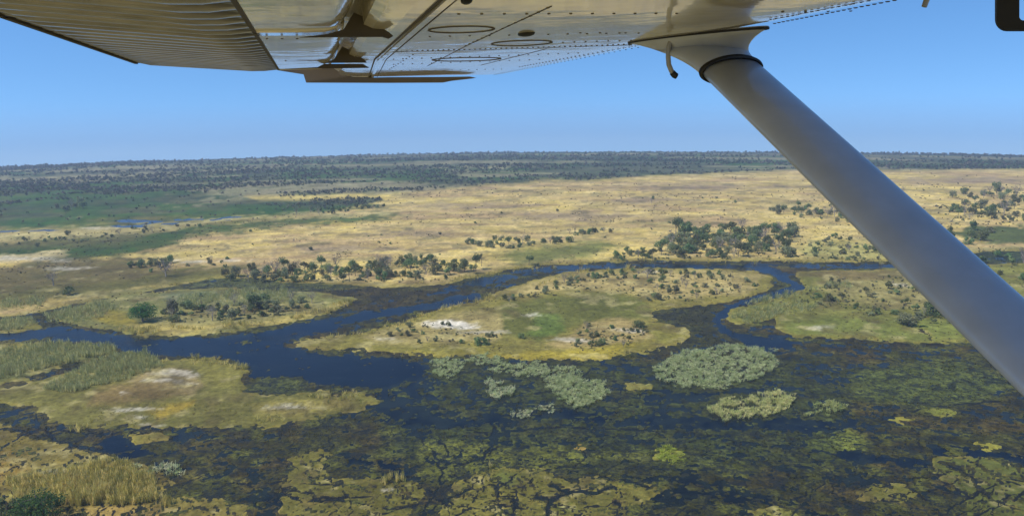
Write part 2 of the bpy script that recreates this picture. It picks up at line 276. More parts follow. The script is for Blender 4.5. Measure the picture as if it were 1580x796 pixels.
# inner land, island by island
def isl(name, c, soft=6): pc(D(LANDS[name], 9000 if abs(LANDS[name][0][0]) > 2000 or name == 'land_c' else 40)+2, c, soft)
wetbelt = ss(sdf(WX, WY, WET, 9000), -10, 2)
col = col*(1-wetbelt[..., None])+C3((120, 116, 54))*wetbelt[..., None]
isl('island_a', C3((128, 126, 70))); isl('island_b', C3((142, 132, 62))); isl('land_c', C3((126, 124, 58)))
isl('left_reed_a', C3((110, 112, 62))); isl('left_b', C3((118, 112, 54))); isl('left_c', C3((130, 116, 56)))
for p_, c_, s_ in (
 ([(180, 500), (400, 498), (500, 478), (545, 464), (545, 470), (440, 498), (300, 514), (200, 512)], C3((188, 168, 92)), 4),
 ([(220, 490), (300, 478), (480, 465), (500, 475), (400, 498), (240, 504)], C3((150, 140, 84)), 5),
 ([(250, 455), (420, 446), (480, 452), (380, 468), (270, 474)], C3((122, 128, 92)), 5),
 ([(140, 490), (170, 478), (200, 485), (210, 500), (170, 503)], C3((160, 144, 50)), 5),
 ([(840, 432), (900, 420), (1100, 418), (1180, 424), (1150, 455), (1040, 462), (960, 452), (880, 446), (800, 458), (780, 450)], C3((190, 168, 104)), 6),
 ([(780, 470), (860, 458), (960, 456), (1010, 470), (1000, 490), (960, 500), (880, 505), (820, 530), (780, 520), (745, 490)], C3((104, 106, 46)), 6),
 ([(830, 490), (860, 488), (870, 510), (830, 525), (800, 520)], C3((96, 112, 44)), 6),
 ([(560, 520), (660, 495), (720, 480), (770, 485), (780, 512), (760, 530), (650, 532), (580, 530)], C3((176, 158, 96)), 5),
 ([(900, 500), (960, 492), (1010, 500), (1010, 520), (960, 535), (880, 540), (840, 535), (880, 520)], C3((172, 150, 92)), 5),
 ([(1000, 498), (1050, 508), (1055, 520), (1010, 535), (1005, 515)], C3((146, 138, 58)), 4),
 ([(800, 545), (900, 540), (1000, 530), (940, 552), (860, 556), (760, 550)], C3((168, 150, 52)), 4),
 ([(500, 538), (640, 542), (760, 540), (800, 548), (640, 546)], C3((150, 140, 60)), 3),
 ([(1300, 420), (1500, 425), (1500, 470), (1420, 480), (1300, 470), (1260, 440)], C3((158, 146, 86)), 7),
 ([(1210, 495), (1300, 490), (1480, 495), (1500, 525), (1300, 522), (1220, 515)], C3((124, 130, 58)), 5),
 ([(1240, 424), (1300, 418), (1480, 420), (1400, 430), (1300, 436)], C3((120, 104, 60)), 4),
 ([(0, 535), (120, 530), (100, 538), (0, 545)], C3((150, 138, 66)), 4),
 ([(230, 572), (290, 570), (320, 590), (300, 610), (220, 605), (200, 590)], C3((150, 132, 84)), 6),
 ([(150, 600), (220, 590), (290, 606), (240, 620), (140, 625)], C3((124, 104, 60)), 8),
 ([(230, 632), (300, 618), (300, 626), (250, 645)], C3((168, 144, 54)), 5),
 ([(390, 625), (450, 620), (520, 615), (540, 625), (470, 645), (400, 640)], C3((160, 146, 74)), 5),
 ([(300, 560), (350, 562), (380, 580), (370, 600), (330, 600)], C3((138, 130, 60)), 6),
 ([(-200, 700), (0, 692), (50, 700), (40, 730), (0, 745), (-200, 760)], C3((150, 122, 54)), 8),
 ([(60, 790), (150, 785), (250, 780), (250, 830), (60, 840)], C3((170, 142, 76)), 8),
 ([(30, 730), (150, 716), (230, 740), (240, 775), (100, 780), (0, 770)], C3((150, 140, 70)), 8)):
    pc(D(p_)+3*N1, c_, s_, 0.9)
for nm in ('mat_1', 'mat_2', 'mat_3'): isl(nm, matc, 4)
isl('mat_3', C3((96, 100, 46)), 4)
for nm, c in (('small_1', (122, 112, 50)), ('spot_1', (150, 146, 74)), ('spot_2', (168, 140, 70)), ('spot_3', (146, 140, 56)), ('spot_4', (150, 144, 56)), ('spot_5', (126, 130, 56)), ('spot_6', (110, 106, 48)), ('spot_7', (120, 118, 56))): isl(nm, C3(c), 3)
pc(ell(WX, WY, 1035, 702, 30, 12), C3((140, 146, 60)), 4)
for c in ((775, 738, 20, 9), (872, 782, 14, 5), (845, 492, 22, 8)): pc(ell(WX, WY, *c)+3*N1, C3((104, 118, 54)), 4, .55)
for c in ((694, 501, 34, 5.5), (712, 505, 24, 3.5), (600, 525, 16, 3), (745, 515, 30, 3), (885, 526, 30, 3), (985, 512, 26, 3), (462, 630, 26, 2.6), (440, 632, 14, 1.5), (270, 578, 34, 5), (260, 590, 30, 3), (195, 606, 8, 1.5), (200, 630, 30, 2.4), (218, 642, 8, 2), (1260, 508, 18, 3), (40, 400, 40, 3), (90, 404, 14, 1.2), (100, 415, 20, 1.2),
          (600, 757, 10, 4), (240, 655, 10, 1.5), (150, 352, 20, 1.6), (1000, 420, 10, 1.5), (100, 728, 20, 3), (820, 488, 10, 1.5), (350, 403, 16, 1.4), (290, 404, 16, 1.4), (1388, 442, 8, 2)):
    pc(ell(WX, WY, *c)+1.5*N1+1*N4, sand, 2, 0.95 if c[0] in (694, 712) else 0.62)
# patchwork on everything: old growth, bare soil, greener hollows
pc(np.where(land < 60, N1+0.7*N2-0.55, -2), dolive, 0.35, 0.45)
pc(np.where((land < 60) & (PY > 420), fbm(U, Vv, 30, 71)-0.7, -2), straw, 0.3, 0.5)
pc(np.where(PY > 420, fbm(U, Vv, 45, 72)-0.6, -2), C3((100, 88, 52)), 0.35, 0.6)
pc(-np.abs(land-2.2)+1.2+0.6*N1, ochre, 1.2, 0.22)
col *= (1+0.16*N1+0.12*N4)[..., None]
col = np.clip(col, 0.004, 0.8)
gz = np.clip(land*0.12, -1.2, 0.55)+np.where(land > 0, 0.5*ss(R2, 900, 2000)*2, 0)+np.where(land > 3, 0.10*N1+0.08*N4, 0)
gz = np.where((PY > 625) & (gz > 0), gz*0.25, gz); gz = np.where(far, -2.0, gz)
def vis_grid(Xa, Ya, Za, keep=None):
    nr, na = Xa.shape; i = np.arange(nr*na).reshape(nr, na)
    a = i[:-1, :]; b = i[1:, :]; ar = np.roll(a, -1, 1); br = np.roll(b, -1, 1)
    q = np.stack([a, ar, br, b], -1).reshape(-1, 4)
    if keep is not None: q = q[keep.ravel()[q].any(1)]
    V_ = np.stack([Xa, Ya, Za], -1).reshape(-1, 3)
    return V_, q
def compact(V_, q, *ex):
    u, inv = np.unique(q, return_inverse=True); return (V_[u], inv.reshape(q.shape))+tuple(e[u] for e in ex)
def land_material(name, rough=0.95, fine=((2.2, 0.42, 6), (30.0, 0.42, 9)), bump=0.5):
    m, t, b = mat(name); b.inputs['Roughness'].default_value = rough; b.inputs['Specular IOR Level'].default_value = 0.15
    at = t.nodes.new('ShaderNodeAttribute'); at.attribute_name = 'tint'; g = t.nodes.new('ShaderNodeTexCoord'); last = at.outputs['Color']
    for i, (sc, am, dt_) in enumerate(fine):
        n = t.nodes.new('ShaderNodeTexNoise'); n.inputs['Scale'].default_value = 1/sc; n.inputs['Detail'].default_value = dt_; n.inputs['Roughness'].default_value = 0.72
        t.links.new(g.outputs['Object'], n.inputs['Vector'])
        r = t.nodes.new('ShaderNodeMapRange'); r.inputs['From Min'].default_value = 0.3; r.inputs['From Max'].default_value = 0.7; r.inputs['To Min'].default_value = 1-am; r.inputs['To Max'].default_value = 1+am
        h = t.nodes.new('ShaderNodeHueSaturation'); t.links.new(n.outputs['Fac'], r.inputs['Value']); t.links.new(r.outputs[0], h.inputs['Value']); t.links.new(last, h.inputs['Color']); last = h.outputs[0]
    # the alpha of the attribute holds the distance to narrow channels of dark water
    n4 = t.nodes.new('ShaderNodeTexNoise'); n4.inputs['Scale'].default_value = 0.5; n4.inputs['Detail'].default_value = 6; t.links.new(g.outputs['Object'], n4.inputs['Vector'])
    m4 = t.nodes.new('ShaderNodeMath'); m4.operation = 'MULTIPLY_ADD'; m4.inputs[1].default_value = 0.30; t.links.new(n4.outputs['Fac'], m4.inputs[0]); t.links.new(at.outputs['Alpha'], m4.inputs[2])
    r4 = t.nodes.new('ShaderNodeMapRange'); r4.inputs['From Min'].default_value = 0.645; r4.inputs['From Max'].default_value = 0.70; r4.inputs['To Min'].default_value = 0.93; r4.inputs['To Max'].default_value = 0.0; t.links.new(m4.outputs[0], r4.inputs[0])
    x4 = t.nodes.new('ShaderNodeMix'); x4.data_type = 'RGBA'; x4.inputs[7].default_value = (0.005, 0.008, 0.013, 1); t.links.new(r4.outputs[0], x4.inputs[0]); t.links.new(last, x4.inputs[6]); last = x4.outputs[2]
    t.links.new(last, b.inputs['Base Color'])
    n2 = t.nodes.new('ShaderNodeTexNoise'); n2.inputs['Scale'].default_value = 1.2; n2.inputs['Detail'].default_value = 6; t.links.new(g.outputs['Object'], n2.inputs['Vector'])
    bp = t.nodes.new('ShaderNodeBump'); bp.inputs['Strength'].default_value = bump; bp.inputs['Distance'].default_value = 0.35
    t.links.new(n2.outputs['Fac'], bp.inputs['Height']); t.links.new(bp.outputs[0], b.inputs['Normal'])
    return m
m_land = land_material('floodplain_grass')
V_, q = vis_grid(X, Y, Z0+gz)
tag(mesh('ground', V_, q, m_land, cols=np.concatenate([col, tgl[..., None]], -1).reshape(-1, 4), smooth=True), 'flat floodplain with golden grass, olive islands and pale sand patches', kind='structure')
# ------------------------------------------------------------------ floating and standing water weed
wn = 0.5+0.30*fbm(U, Vv, 16, 81, 3)+0.20*noise(U, Vv, 50, 82)+0.30*N4+0.22*noise(U, Vv, 8, 84)+0.25*fbm(U*.5, Vv, 12, 87, 2)
wn = wn+0.10*near*noise(U, Vv, 7, 83)
h_ = (dens-wn)
h_ = np.minimum(h_, (trail_+1)*0.2)
mcol = np.empty(land.shape+(3,)); mcol[:] = C3((62, 62, 30))
def pm(s, c, soft=6, k=1.0):
    global mcol; q_ = (ss(s, -soft, soft)*k)[..., None]; mcol = mcol*(1-q_)+C3(c)*q_
pm(N2-0.1, (56, 50, 30), 0.5, 0.7); pm(noise(U, Vv, 25, 85)-0.3, (88, 90, 38), 0.3, 0.7); pm(noise(U, Vv, 40, 86)-0.45, (92, 78, 42), 0.25, 0.4)
pm(D([(230, 440), (400, 432), (640, 446), (700, 442), (640, 475), (560, 488), (540, 470), (300, 440)]), (66, 58, 34), 8, .7)
pm(D([(250, 424), (420, 430), (560, 442), (480, 450), (300, 442)]), (86, 92, 48), 5, .8)
pm(D([(1010, 480), (1090, 474), (1140, 530), (1000, 545), (1060, 510)]), (58, 58, 32), 8, .8)
pm(ell(WX, WY, 1430, 592, 130, 34), (82, 90, 44), 10, .9); pm(ell(WX, WY, 1290, 680, 52, 20), (108, 114, 48), 6, .9)
pm(D([(600, 560), (1300, 560), (1300, 720), (700, 735), (600, 700)]), (60, 70, 40), 30, .6)
pm(D([(640, 680), (850, 690), (1000, 700), (850, 722), (700, 735), (650, 735)])+5*N1, (96, 98, 42), 8, .9)
pm(D([(1350, 385), (1450, 382), (1700, 380), (1700, 406), (1400, 408)], 40), (62, 72, 40), 5, .9)
pm(ell(WX, WY, 430, 596, 45, 12), (74, 80, 44), 6, .8)
mcol *= (1.26+0.28*N1+0.24*N4)[..., None]*np.array([1.02, 1.0, 0.9]); mcol = np.clip(mcol, 0.004, 0.5)
keep = (h_ > -0.12) & (land < 2.5) & (R2 < 1600) & (R2 > 150) & (np.abs(A2) < 1.2)
V_, q = vis_grid(X, Y, Z0+np.clip(h_*1.2, -0.15, 0.16)+0.04*N4*(h_ > 0), keep)
V_, q, mc = compact(V_, q, np.concatenate([mcol, tgap[..., None]], -1).reshape(-1, 4))
m_weed = land_material('water_weed', 0.8, ((1.2, 0.6, 6), (9.0, 0.5, 8)), 0.6)
t = m_weed.node_tree; b = t.nodes['Principled BSDF']; src = b.inputs['Base Color'].links[0].from_socket; g = t.nodes.new('ShaderNodeTexCoord')
holes = []
for sc_, lo_ in ((0.55, 0.50), (0.16, 0.52)):
    n_ = t.nodes.new('ShaderNodeTexNoise'); n_.inputs['Scale'].default_value = sc_; n_.inputs['Detail'].default_value = 6; n_.inputs['Roughness'].default_value = 0.72; n_.inputs['Distortion'].default_value = 0.6
    t.links.new(g.outputs['Object'], n_.inputs['Vector']); r_ = t.nodes.new('ShaderNodeMapRange'); r_.inputs['From Min'].default_value = lo_; r_.inputs['From Max'].default_value = lo_+0.07; t.links.new(n_.outputs['Fac'], r_.inputs[0]); holes.append(r_.outputs[0])
mu_ = t.nodes.new('ShaderNodeMath'); mu_.operation = 'MAXIMUM'; t.links.new(holes[0], mu_.inputs[0]); t.links.new(holes[1], mu_.inputs[1])
ml_ = t.nodes.new('ShaderNodeMath'); ml_.operation = 'MULTIPLY'; ml_.inputs[1].default_value = 0.85; t.links.new(mu_.outputs[0], ml_.inputs[0])
mc_ = t.nodes.new('ShaderNodeMix'); mc_.data_type = 'RGBA'; mc_.inputs[7].default_value = (0.012, 0.017, 0.020, 1); t.links.new(ml_.outputs[0], mc_.inputs[0]); t.links.new(src, mc_.inputs[6]); t.links.new(mc_.outputs[2], b.inputs['Base Color'])
tag(mesh('water_weeds', V_, q, m_weed, cols=mc, smooth=True), 'brown and olive weed mats floating in the shallow dark water', kind='stuff')
# ------------------------------------------------------------------ water
wcol = np.empty(land.shape+(3,)); wcol[:] = (0.004, 0.007, 0.011)
def pw(s, c, soft, k=1.0):
    global wcol; q_ = (ss(s, -soft, soft)*k)[..., None]; wcol = wcol*(1-q_)+np.array(c)*q_
pw(dens-0.45, (0.014, 0.018, 0.013), 0.3, 0.8); pw(np.where(dens > 0.2, N1+0.3*N2, -1), (0.020, 0.026, 0.016), 0.4, .6)
ia = np.unique(np.concatenate([np.arange(0, NA, 2)])); sub = (slice(None, None, 2), slice(None, None, 2))
V_, q = vis_grid(X[sub], Y[sub], (Z0[sub]), (land[sub] < 8) & (R2[sub] < 3300))
V_, q, wc = compact(V_, q, wcol[sub].reshape(-1, 3))
m_wat, t, b = mat('river_water'); b.inputs['Roughness'].default_value = 0.08; b.inputs['IOR'].default_value = 1.33; b.inputs['Specular IOR Level'].default_value = 0.15
at = t.nodes.new('ShaderNodeAttribute'); at.attribute_name = 'tint'; t.links.new(at.outputs['Color'], b.inputs['Base Color'])
g = t.nodes.new('ShaderNodeTexCoord'); n1 = t.nodes.new('ShaderNodeTexNoise'); n1.inputs['Scale'].default_value = 0.9; n1.inputs['Detail'].default_value = 7; n1.inputs['Roughness'].default_value = 0.7
t.links.new(g.outputs['Object'], n1.inputs['Vector']); bp = t.nodes.new('ShaderNodeBump'); bp.inputs['Strength'].default_value = 0.6
mp = t.nodes.new('ShaderNodeMapping'); mp.inputs['Scale'].default_value = (0.02, 0.05, 0.05); mp.inputs['Rotation'].default_value = (0, 0, 0.5); t.links.new(g.outputs['Object'], mp.inputs['Vector'])
n3 = t.nodes.new('ShaderNodeTexNoise'); n3.inputs['Scale'].default_value = 1.0; n3.inputs['Detail'].default_value = 6; n3.inputs['Roughness'].default_value = 0.65; t.links.new(mp.outputs[0], n3.inputs['Vector'])
mr = t.nodes.new('ShaderNodeMapRange'); mr.inputs['From Min'].default_value = 0.38; mr.inputs['From Max'].default_value = 0.62; mr.inputs['To Min'].default_value = 0.02; mr.inputs['To Max'].default_value = 0.30; t.links.new(n3.outputs['Fac'], mr.inputs[0]); t.links.new(mr.outputs[0], bp.inputs['Distance'])
t.links.new(n1.outputs['Fac'], bp.inputs['Height']); t.links.new(bp.outputs[0], b.inputs['Normal'])
tag(mesh('water', V_, q, m_wat, cols=wc, smooth=True), 'dark blue river and flooded channels between the islands', kind='structure')
# ------------------------------------------------------------------ plants: leaf geometry
def leaf_cloud(centres, normals, size, droop=0.0):
    """one leaf-sized triangle pair per centre, turned at random about its normal"""
    n = len(centres); t1 = rng.normal(size=(n, 3)); nn = normals/np.linalg.norm(normals, axis=1, keepdims=True)
    t1 -= (t1*nn).sum(1, keepdims=True)*nn; t1 /= np.linalg.norm(t1, axis=1, keepdims=True); t2 = np.cross(nn, t1)
    s = size*rng.uniform(0.6, 1.3, (n, 1))
    V = np.stack([centres-t1*s, centres+t2*s*0.55, centres+t1*s, centres-t2*s*0.55], 1).reshape(-1, 3)
    return V, np.arange(4*n).reshape(n, 4)
def crown(nl, nleaf, size, flat=0.75, low=0.25, spread=0.62, lobe=(0.26, 0.46)):
    """lumpy crown inside a unit box: x, y in -0.5..0.5, z in low..1"""
    C_, N_ = [], []; per = nleaf//nl
    for i in range(nl):
        a = rng.uniform(0, 2*math.pi); k = math.sqrt(rng.random())*spread*0.55
        c = np.array([k*math.cos(a), k*math.sin(a), low+(1-low)*rng.uniform(0.25, 0.78)*(1-0.5*k)]); r = rng.uniform(*lobe)*0.62
        d = rng.normal(size=(per, 3)); d /= np.linalg.norm(d, axis=1, keepdims=True)
        rad = r*rng.uniform(0.55, 1.05, (per, 1)); C_.append(c+d*rad*[1, 1, flat]); N_.append(d+rng.normal(size=d.shape)*0.5)
    C_ = np.concatenate(C_); N_ = np.concatenate(N_); C_[:, 2] = np.maximum(C_[:, 2], 0.03)
    return leaf_cloud(C_, N_, size)
def tube(pts, rad, sides=6, cap=True):
    pts = np.asarray(pts, float); V, Fs = [], []
    for i, p in enumerate(pts):
        d = pts[min(i+1, len(pts)-1)]-pts[max(i-1, 0)]; d /= np.linalg.norm(d)+1e-9
        u = np.cross(d, [0.3, 0.9, 0.1]); u /= np.linalg.norm(u); v = np.cross(d, u)
        for k in range(sides):
            a = 2*math.pi*k/sides; V.append(p+rad[i]*(math.cos(a)*u+math.sin(a)*v))
    for i in range(len(pts)-1):
        for k in range(sides):
            a = i*sides+k; b_ = i*sides+(k+1) % sides; Fs.append((a, b_, b_+sides, a+sides))
    if cap: Fs.append(tuple(range(sides))[::-1]); Fs.append(tuple(range((len(pts)-1)*sides, len(pts)*sides)))
    return V, Fs
def joined(parts):
    V, Fs = [], []
    for v, f in parts:
        n = len(V); V.extend(list(v)); Fs.extend([tuple(int(i)+n for i in p) for p in f])
    return V, Fs
def limbs(n, reach, th, twig=0, top=0.8, start=0.0):
    """tapered trunk with limbs in the unit box"""
    lean = rng.normal(size=2)*0.04
    tr = [[0, 0, -0.03], [lean[0]*.5, lean[1]*.5, 0.25], [lean[0], lean[1], 0.45]]
    ps = [tube(tr, [th, th*0.75, th*0.5])]
    for i in range(n):
        a = 2*math.pi*(i+rng.random()*0.7)/n; z0 = rng.uniform(0.16, 0.42)+start; e = reach*rng.uniform(0.6, 1)
        b0 = np.array([lean[0]*z0*2, lean[1]*z0*2, z0]); b1 = b0+[e*.5*math.cos(a), e*.5*math.sin(a), 0.2]; b2 = np.array([e*math.cos(a), e*math.sin(a), rng.uniform(0.6, top)])
        ps.append(tube([b0, b1, b2], [th*0.45, th*0.3, th*0.12], 4))
        for j in range(twig):
            a2 = a+rng.uniform(-1, 1); s0 = b1+(b2-b1)*rng.random(); ps.append(tube([s0, s0+[0.12*math.cos(a2), 0.12*math.sin(a2), rng.uniform(.05, .2)]], [th*0.14, th*0.05], 3))
    return joined(ps)
def translucent(m, t, b, src, k):
    tr = t.nodes.new('ShaderNodeBsdfTranslucent'); mxs = t.nodes.new('ShaderNodeMixShader'); mxs.inputs[0].default_value = k; out = t.nodes['Material Output']
    t.links.new(src, tr.inputs[0]); t.links.new(b.outputs[0], mxs.inputs[1]); t.links.new(tr.outputs[0], mxs.inputs[2]); t.links.new(mxs.outputs[0], out.inputs['Surface'])
def leaf_mat(name, c, var=0.35, trans=0.0):
    m, t, b = mat(name); b.inputs['Roughness'].default_value = 0.75; b.inputs['Specular IOR Level'].default_value = 0.2
    oi = t.nodes.new('ShaderNodeObjectInfo'); g = t.nodes.new('ShaderNodeTexCoord'); n = t.nodes.new('ShaderNodeTexNoise'); n.inputs['Scale'].default_value = 3.5; n.inputs['Detail'].default_value = 3
    t.links.new(g.outputs['Object'], n.inputs['Vector'])
    r1 = t.nodes.new('ShaderNodeMapRange'); r1.inputs['To Min'].default_value = 1-var; r1.inputs['To Max'].default_value = 1+var
    r2 = t.nodes.new('ShaderNodeMapRange'); r2.inputs['From Min'].default_value = 0.3; r2.inputs['From Max'].default_value = 0.7; r2.inputs['To Min'].default_value = 0.7; r2.inputs['To Max'].default_value = 1.3
    r3 = t.nodes.new('ShaderNodeMapRange'); r3.inputs['To Min'].default_value = 0.47; r3.inputs['To Max'].default_value = 0.53
    mu = t.nodes.new('ShaderNodeMath'); mu.operation = 'MULTIPLY'; h = t.nodes.new('ShaderNodeHueSaturation'); h.inputs['Color'].default_value = (*c, 1)
    t.links.new(oi.outputs['Random'], r1.inputs[0]); t.links.new(n.outputs['Fac'], r2.inputs[0]); t.links.new(r1.outputs[0], mu.inputs[0]); t.links.new(r2.outputs[0], mu.inputs[1])
    t.links.new(oi.outputs['Random'], r3.inputs[0]); t.links.new(r3.outputs[0], h.inputs['Hue']); t.links.new(mu.outputs[0], h.inputs['Value']); t.links.new(h.outputs[0], b.inputs['Base Color']); translucent(m, t, b, h.outputs[0], 0.4)
    return m
M_LEAF = [leaf_mat('dark_green_leaves', (0.150, 0.205, 0.075)), leaf_mat('grey_green_leaves', (0.25, 0.265, 0.135)), leaf_mat('dull_green_leaves', (0.185, 0.220, 0.085))]
M_GREYLEAF = leaf_mat('dry_grey_twigs', (0.22, 0.195, 0.165)); M_BRIGHT = leaf_mat('deep_green_leaves', (0.065, 0.150, 0.032))
M_BARK = simple('grey_bark', (0.16, 0.13, 0.10), 0.9, grain=0.4, gscale=5); M_PALM = leaf_mat('palm_fronds', (0.09, 0.11, 0.055))
M_DEAD = simple('bleached_wood', (0.30, 0.26, 0.22), 0.9, grain=0.3, gscale=4)
def mdata(name, vf, m):
    me = bpy.data.meshes.new(name); V, Fs = vf; me.from_pydata([tuple(map(float, v)) for v in V], [], [tuple(map(int, f)) for f in Fs]); me.materials.append(m); return me
KINDS = {'bushy_tree': [], 'shrub': [], 'bare_tree': [], 'palm_tree': [], 'tall_tree': []}
for i in range(9): KINDS['bushy_tree'].append((mdata('crown', crown(11, 760, 0.058, low=0.0, flat=0.95, spread=0.72), M_LEAF[i % 3]), mdata('trunk', limbs(4, 0.3, 0.035), M_BARK)))
for i in range(6): KINDS['shrub'].append((mdata('crown', crown(6, 300, 0.085, low=0.0, flat=0.9), M_LEAF[(i+1) % 3]), mdata('trunk', limbs(3, 0.28, 0.03), M_BARK)))
for i in range(5): KINDS['bare_tree'].append((mdata('crown', crown(8, 260, 0.028, low=0.35), M_GREYLEAF), mdata('trunk', limbs(7, 0.42, 0.035, 4, 0.95), M_DEAD)))
def palm_crown():
    ps = []
    for i in range(16):
        a = 2*math.pi*i/16+rng.random()*0.3; e = rng.uniform(-0.3, 0.9); d = np.array([math.cos(a)*math.cos(e), math.sin(a)*math.cos(e), math.sin(e)]); s = np.array([-math.sin(a), math.cos(a), 0])
        p0 = np.array([0, 0, 0.84]); p1 = p0+d*0.13; p2 = p0+d*0.24-[0, 0, 0.05]
        ps.append(([p0, p1-s*0.06, p2-s*.03, p2+s*.03, p1+s*0.06], [(0, 1, 4), (1, 2, 3, 4)]))
    return joined(ps)
for i in range(3): KINDS['palm_tree'].append((mdata('crown', palm_crown(), M_PALM), mdata('trunk', tube([[0, 0, -0.02], [0.02, 0, 0.4], [0.0, 0.01, 0.84]], [0.03, 0.022, 0.018], 7), M_BARK)))
for i in range(4): KINDS['tall_tree'].append((mdata('crown', crown(7, 420, 0.06, low=0.45, spread=0.7), M_LEAF[i % 2*2]), mdata('trunk', limbs(5, 0.3, 0.03, 1, 0.85, 0.1), M_BARK)))
BIGTREE = (mdata('crown', crown(16, 3400, 0.026, low=0.06, spread=0.8), M_BRIGHT), mdata('trunk', limbs(6, 0.35, 0.04), M_BARK))
proto = {}
def plant(kind, px, py, wpx, hpx, label, group=None, data=None):
    """px, py: foot of the plant in the photograph; size given in its pixels"""
    x, y, z, r = to_ground(px, py); m = math.hypot(r, H)/F
    x2, y2 = float(x), float(y); e = empty(kind, (x2, y2, float(z)+0.35+(0.9 if r > 1200 else 0)))
    c_, t_ = data or random.choice(KINDS[kind]); a = random.uniform(0, 6.28)
    for nm, me in (('crown', c_), ('trunk', t_)):
        o = bpy.data.objects.new(nm, me); COL.objects.link(o); o.parent = e; o.scale = (wpx*m, wpx*m, hpx*m*1.03); o.rotation_euler.z = a
    tag(e, label, 'shrub' if kind == 'shrub' else 'tree', group); return e
def inpoly(x, y, q): 
    s = sdf(np.array([float(x)]), np.array([float(y)]), q, 1); return s[0] > 0
DESC = {'bushy_tree': 'round bushy green tree', 'shrub': 'low grey green shrub', 'bare_tree': 'grey leafless tree', 'tall_tree': 'upright tree with raised crown', 'palm_tree': 'thin palm tree with small tufted crown'}
def cluster(poly, n, size, mix, where, asp=(0.85, 1.25), mind=0.45):
    q = np.array(poly, float); pts = []; tries = 0
    while len(pts) < n and tries < n*60:
        tries += 1; x = random.uniform(q[:, 0].min(), q[:, 0].max()); y = random.uniform(q[:, 1].min(), q[:, 1].max())
        if not inpoly(x, y, poly): continue
        s = random.uniform(*size)
        if any(abs(x-a)/(mind*(s+b_)*0.5+.1) < 1 and abs(y-c)/(mind*(s+b_)*0.28+.1) < 1 for a, c, b_ in pts): continue
        pts.append((x, y, s))
    xs = sorted(p_[0] for p_ in pts); lo, hi = xs[0], xs[-1]; big = max(p_[2] for p_ in pts)
    for x, y, s in pts:
        k = random.choices(list(mix), list(mix.values()))[0]; h = s*random.uniform(*asp); f_ = (s-size[0])/(size[1]-size[0]); i_ = random.randrange(len(KINDS[k]))
        sz = 'biggest' if s == big else 'large' if f_ > 0.7 else 'small' if f_ < 0.3 else 'middling'
        tone = {'bushy_tree': ('dark green', 'grey green', 'dull green'), 'shrub': ('grey green', 'dull green', 'dark green'), 'tall_tree': ('dark green', 'dull green')}.get(k, ('grey', 'grey') if k == 'bare_tree' else ('thin', 'thin'))
        tone = tone[i_ % len(tone)]
        side_ = 'leftmost in' if x == lo else 'rightmost in' if x == hi else ('left end of' if x < lo+.25*(hi-lo) else 'left of middle in' if x < lo+.5*(hi-lo) else 'right of middle in' if x < lo+.75*(hi-lo) else 'right end of')
        if k == 'shrub': s *= 0.8; h *= 0.6
        if k == 'bushy_tree': s *= 0.86; h *= 0.84
        if k in ('tall_tree', 'bare_tree'): h *= 1.2
        if k == 'palm_tree': h *= 1.5
        noun = {'bushy_tree': 'tree', 'shrub': 'shrub', 'bare_tree': 'leafless tree', 'tall_tree': 'upright tree', 'palm_tree': 'palm'}[k]
        plant(k, x, y, s, h, f'{sz} {tone} {noun} {side_} {where}', noun+'s in '+where, KINDS[k][i_])
MIX = dict(bushy_tree=6, shrub=3, bare_tree=1.2, tall_tree=1.2); SCR = dict(shrub=6, bare_tree=1, bushy_tree=2)
cluster([(335, 434), (345, 424), (430, 418), (520, 414), (620, 404), (700, 404), (735, 414), (735, 424), (690, 430), (600, 434), (450, 436)], 80, (13, 23), MIX, 'the row on the far river bank')
cluster([(195, 416), (205, 402), (262, 404), (268, 416), (235, 421)], 13, (10, 18), MIX, 'the clump left of the golden plain')
cluster([(280, 414), (290, 402), (355, 400), (355, 414)], 8, (7, 12), SCR, 'the gap before the river row')
cluster([(716, 378), (760, 371), (880, 370), (885, 376), (770, 386)], 28, (10, 17), MIX, 'the thin grove on the golden plain')
cluster([(872, 361), (950, 355), (952, 360), (885, 365)], 13, (9, 12), MIX, 'the tiny grove behind the thin grove')
cluster([(1015, 395), (1020, 372), (1035, 358), (1070, 356), (1110, 358), (1180, 354), (1225, 356), (1230, 372), (1215, 385), (1225, 398), (1140, 400), (1060, 402)], 96, (13, 22), dict(bushy_tree=8, shrub=1, bare_tree=1.6, tall_tree=1.5), 'the wood left of the strut', mind=0.35)
cluster([(945, 405), (948, 388), (1005, 386), (1012, 404)], 13, (10, 17), MIX, 'the clump beside the dense wood')
cluster([(1232, 404), (1236, 362), (1300, 368), (1345, 382), (1385, 400), (1320, 404)], 30, (8, 15), SCR, 'the scrub beside the dense wood')
cluster([(1178, 324), (1230, 322), (1300, 328), (1320, 338), (1330, 350), (1260, 340), (1200, 332)], 42, (8, 13), MIX, 'the belt behind the wood')
cluster([(1425, 300), (1580, 298), (1640, 300), (1640, 310), (1560, 311), (1460, 306)], 26, (9, 13), MIX, 'the dark far line beyond the strut')
cluster([(1440, 316), (1520, 316), (1640, 318), (1640, 348), (1560, 346), (1470, 338)], 44, (9, 17), MIX, 'the wood beyond the strut')
cluster([(1440, 362), (1500, 352), (1640, 356), (1640, 378), (1500, 380)], 10, (12, 20), MIX, 'the meadow beyond the strut')
cluster([(1495, 400), (1530, 395), (1640, 398), (1640, 445), (1560, 440)], 16, (12, 20), SCR, 'the marsh bank at the right edge')
cluster([(240, 492), (260, 478), (330, 474), (390, 466), (480, 466), (490, 474), (440, 488), (380, 496), (280, 500)], 44, (12, 22), dict(shrub=6, bushy_tree=2, bare_tree=1.5), 'the scrub of the left island')
cluster([(800, 462), (840, 440), (930, 422), (1000, 420), (1100, 424), (1140, 426), (1100, 434), (1000, 430), (900, 436), (850, 452)], 42, (9, 15), SCR, 'the central island north shore')
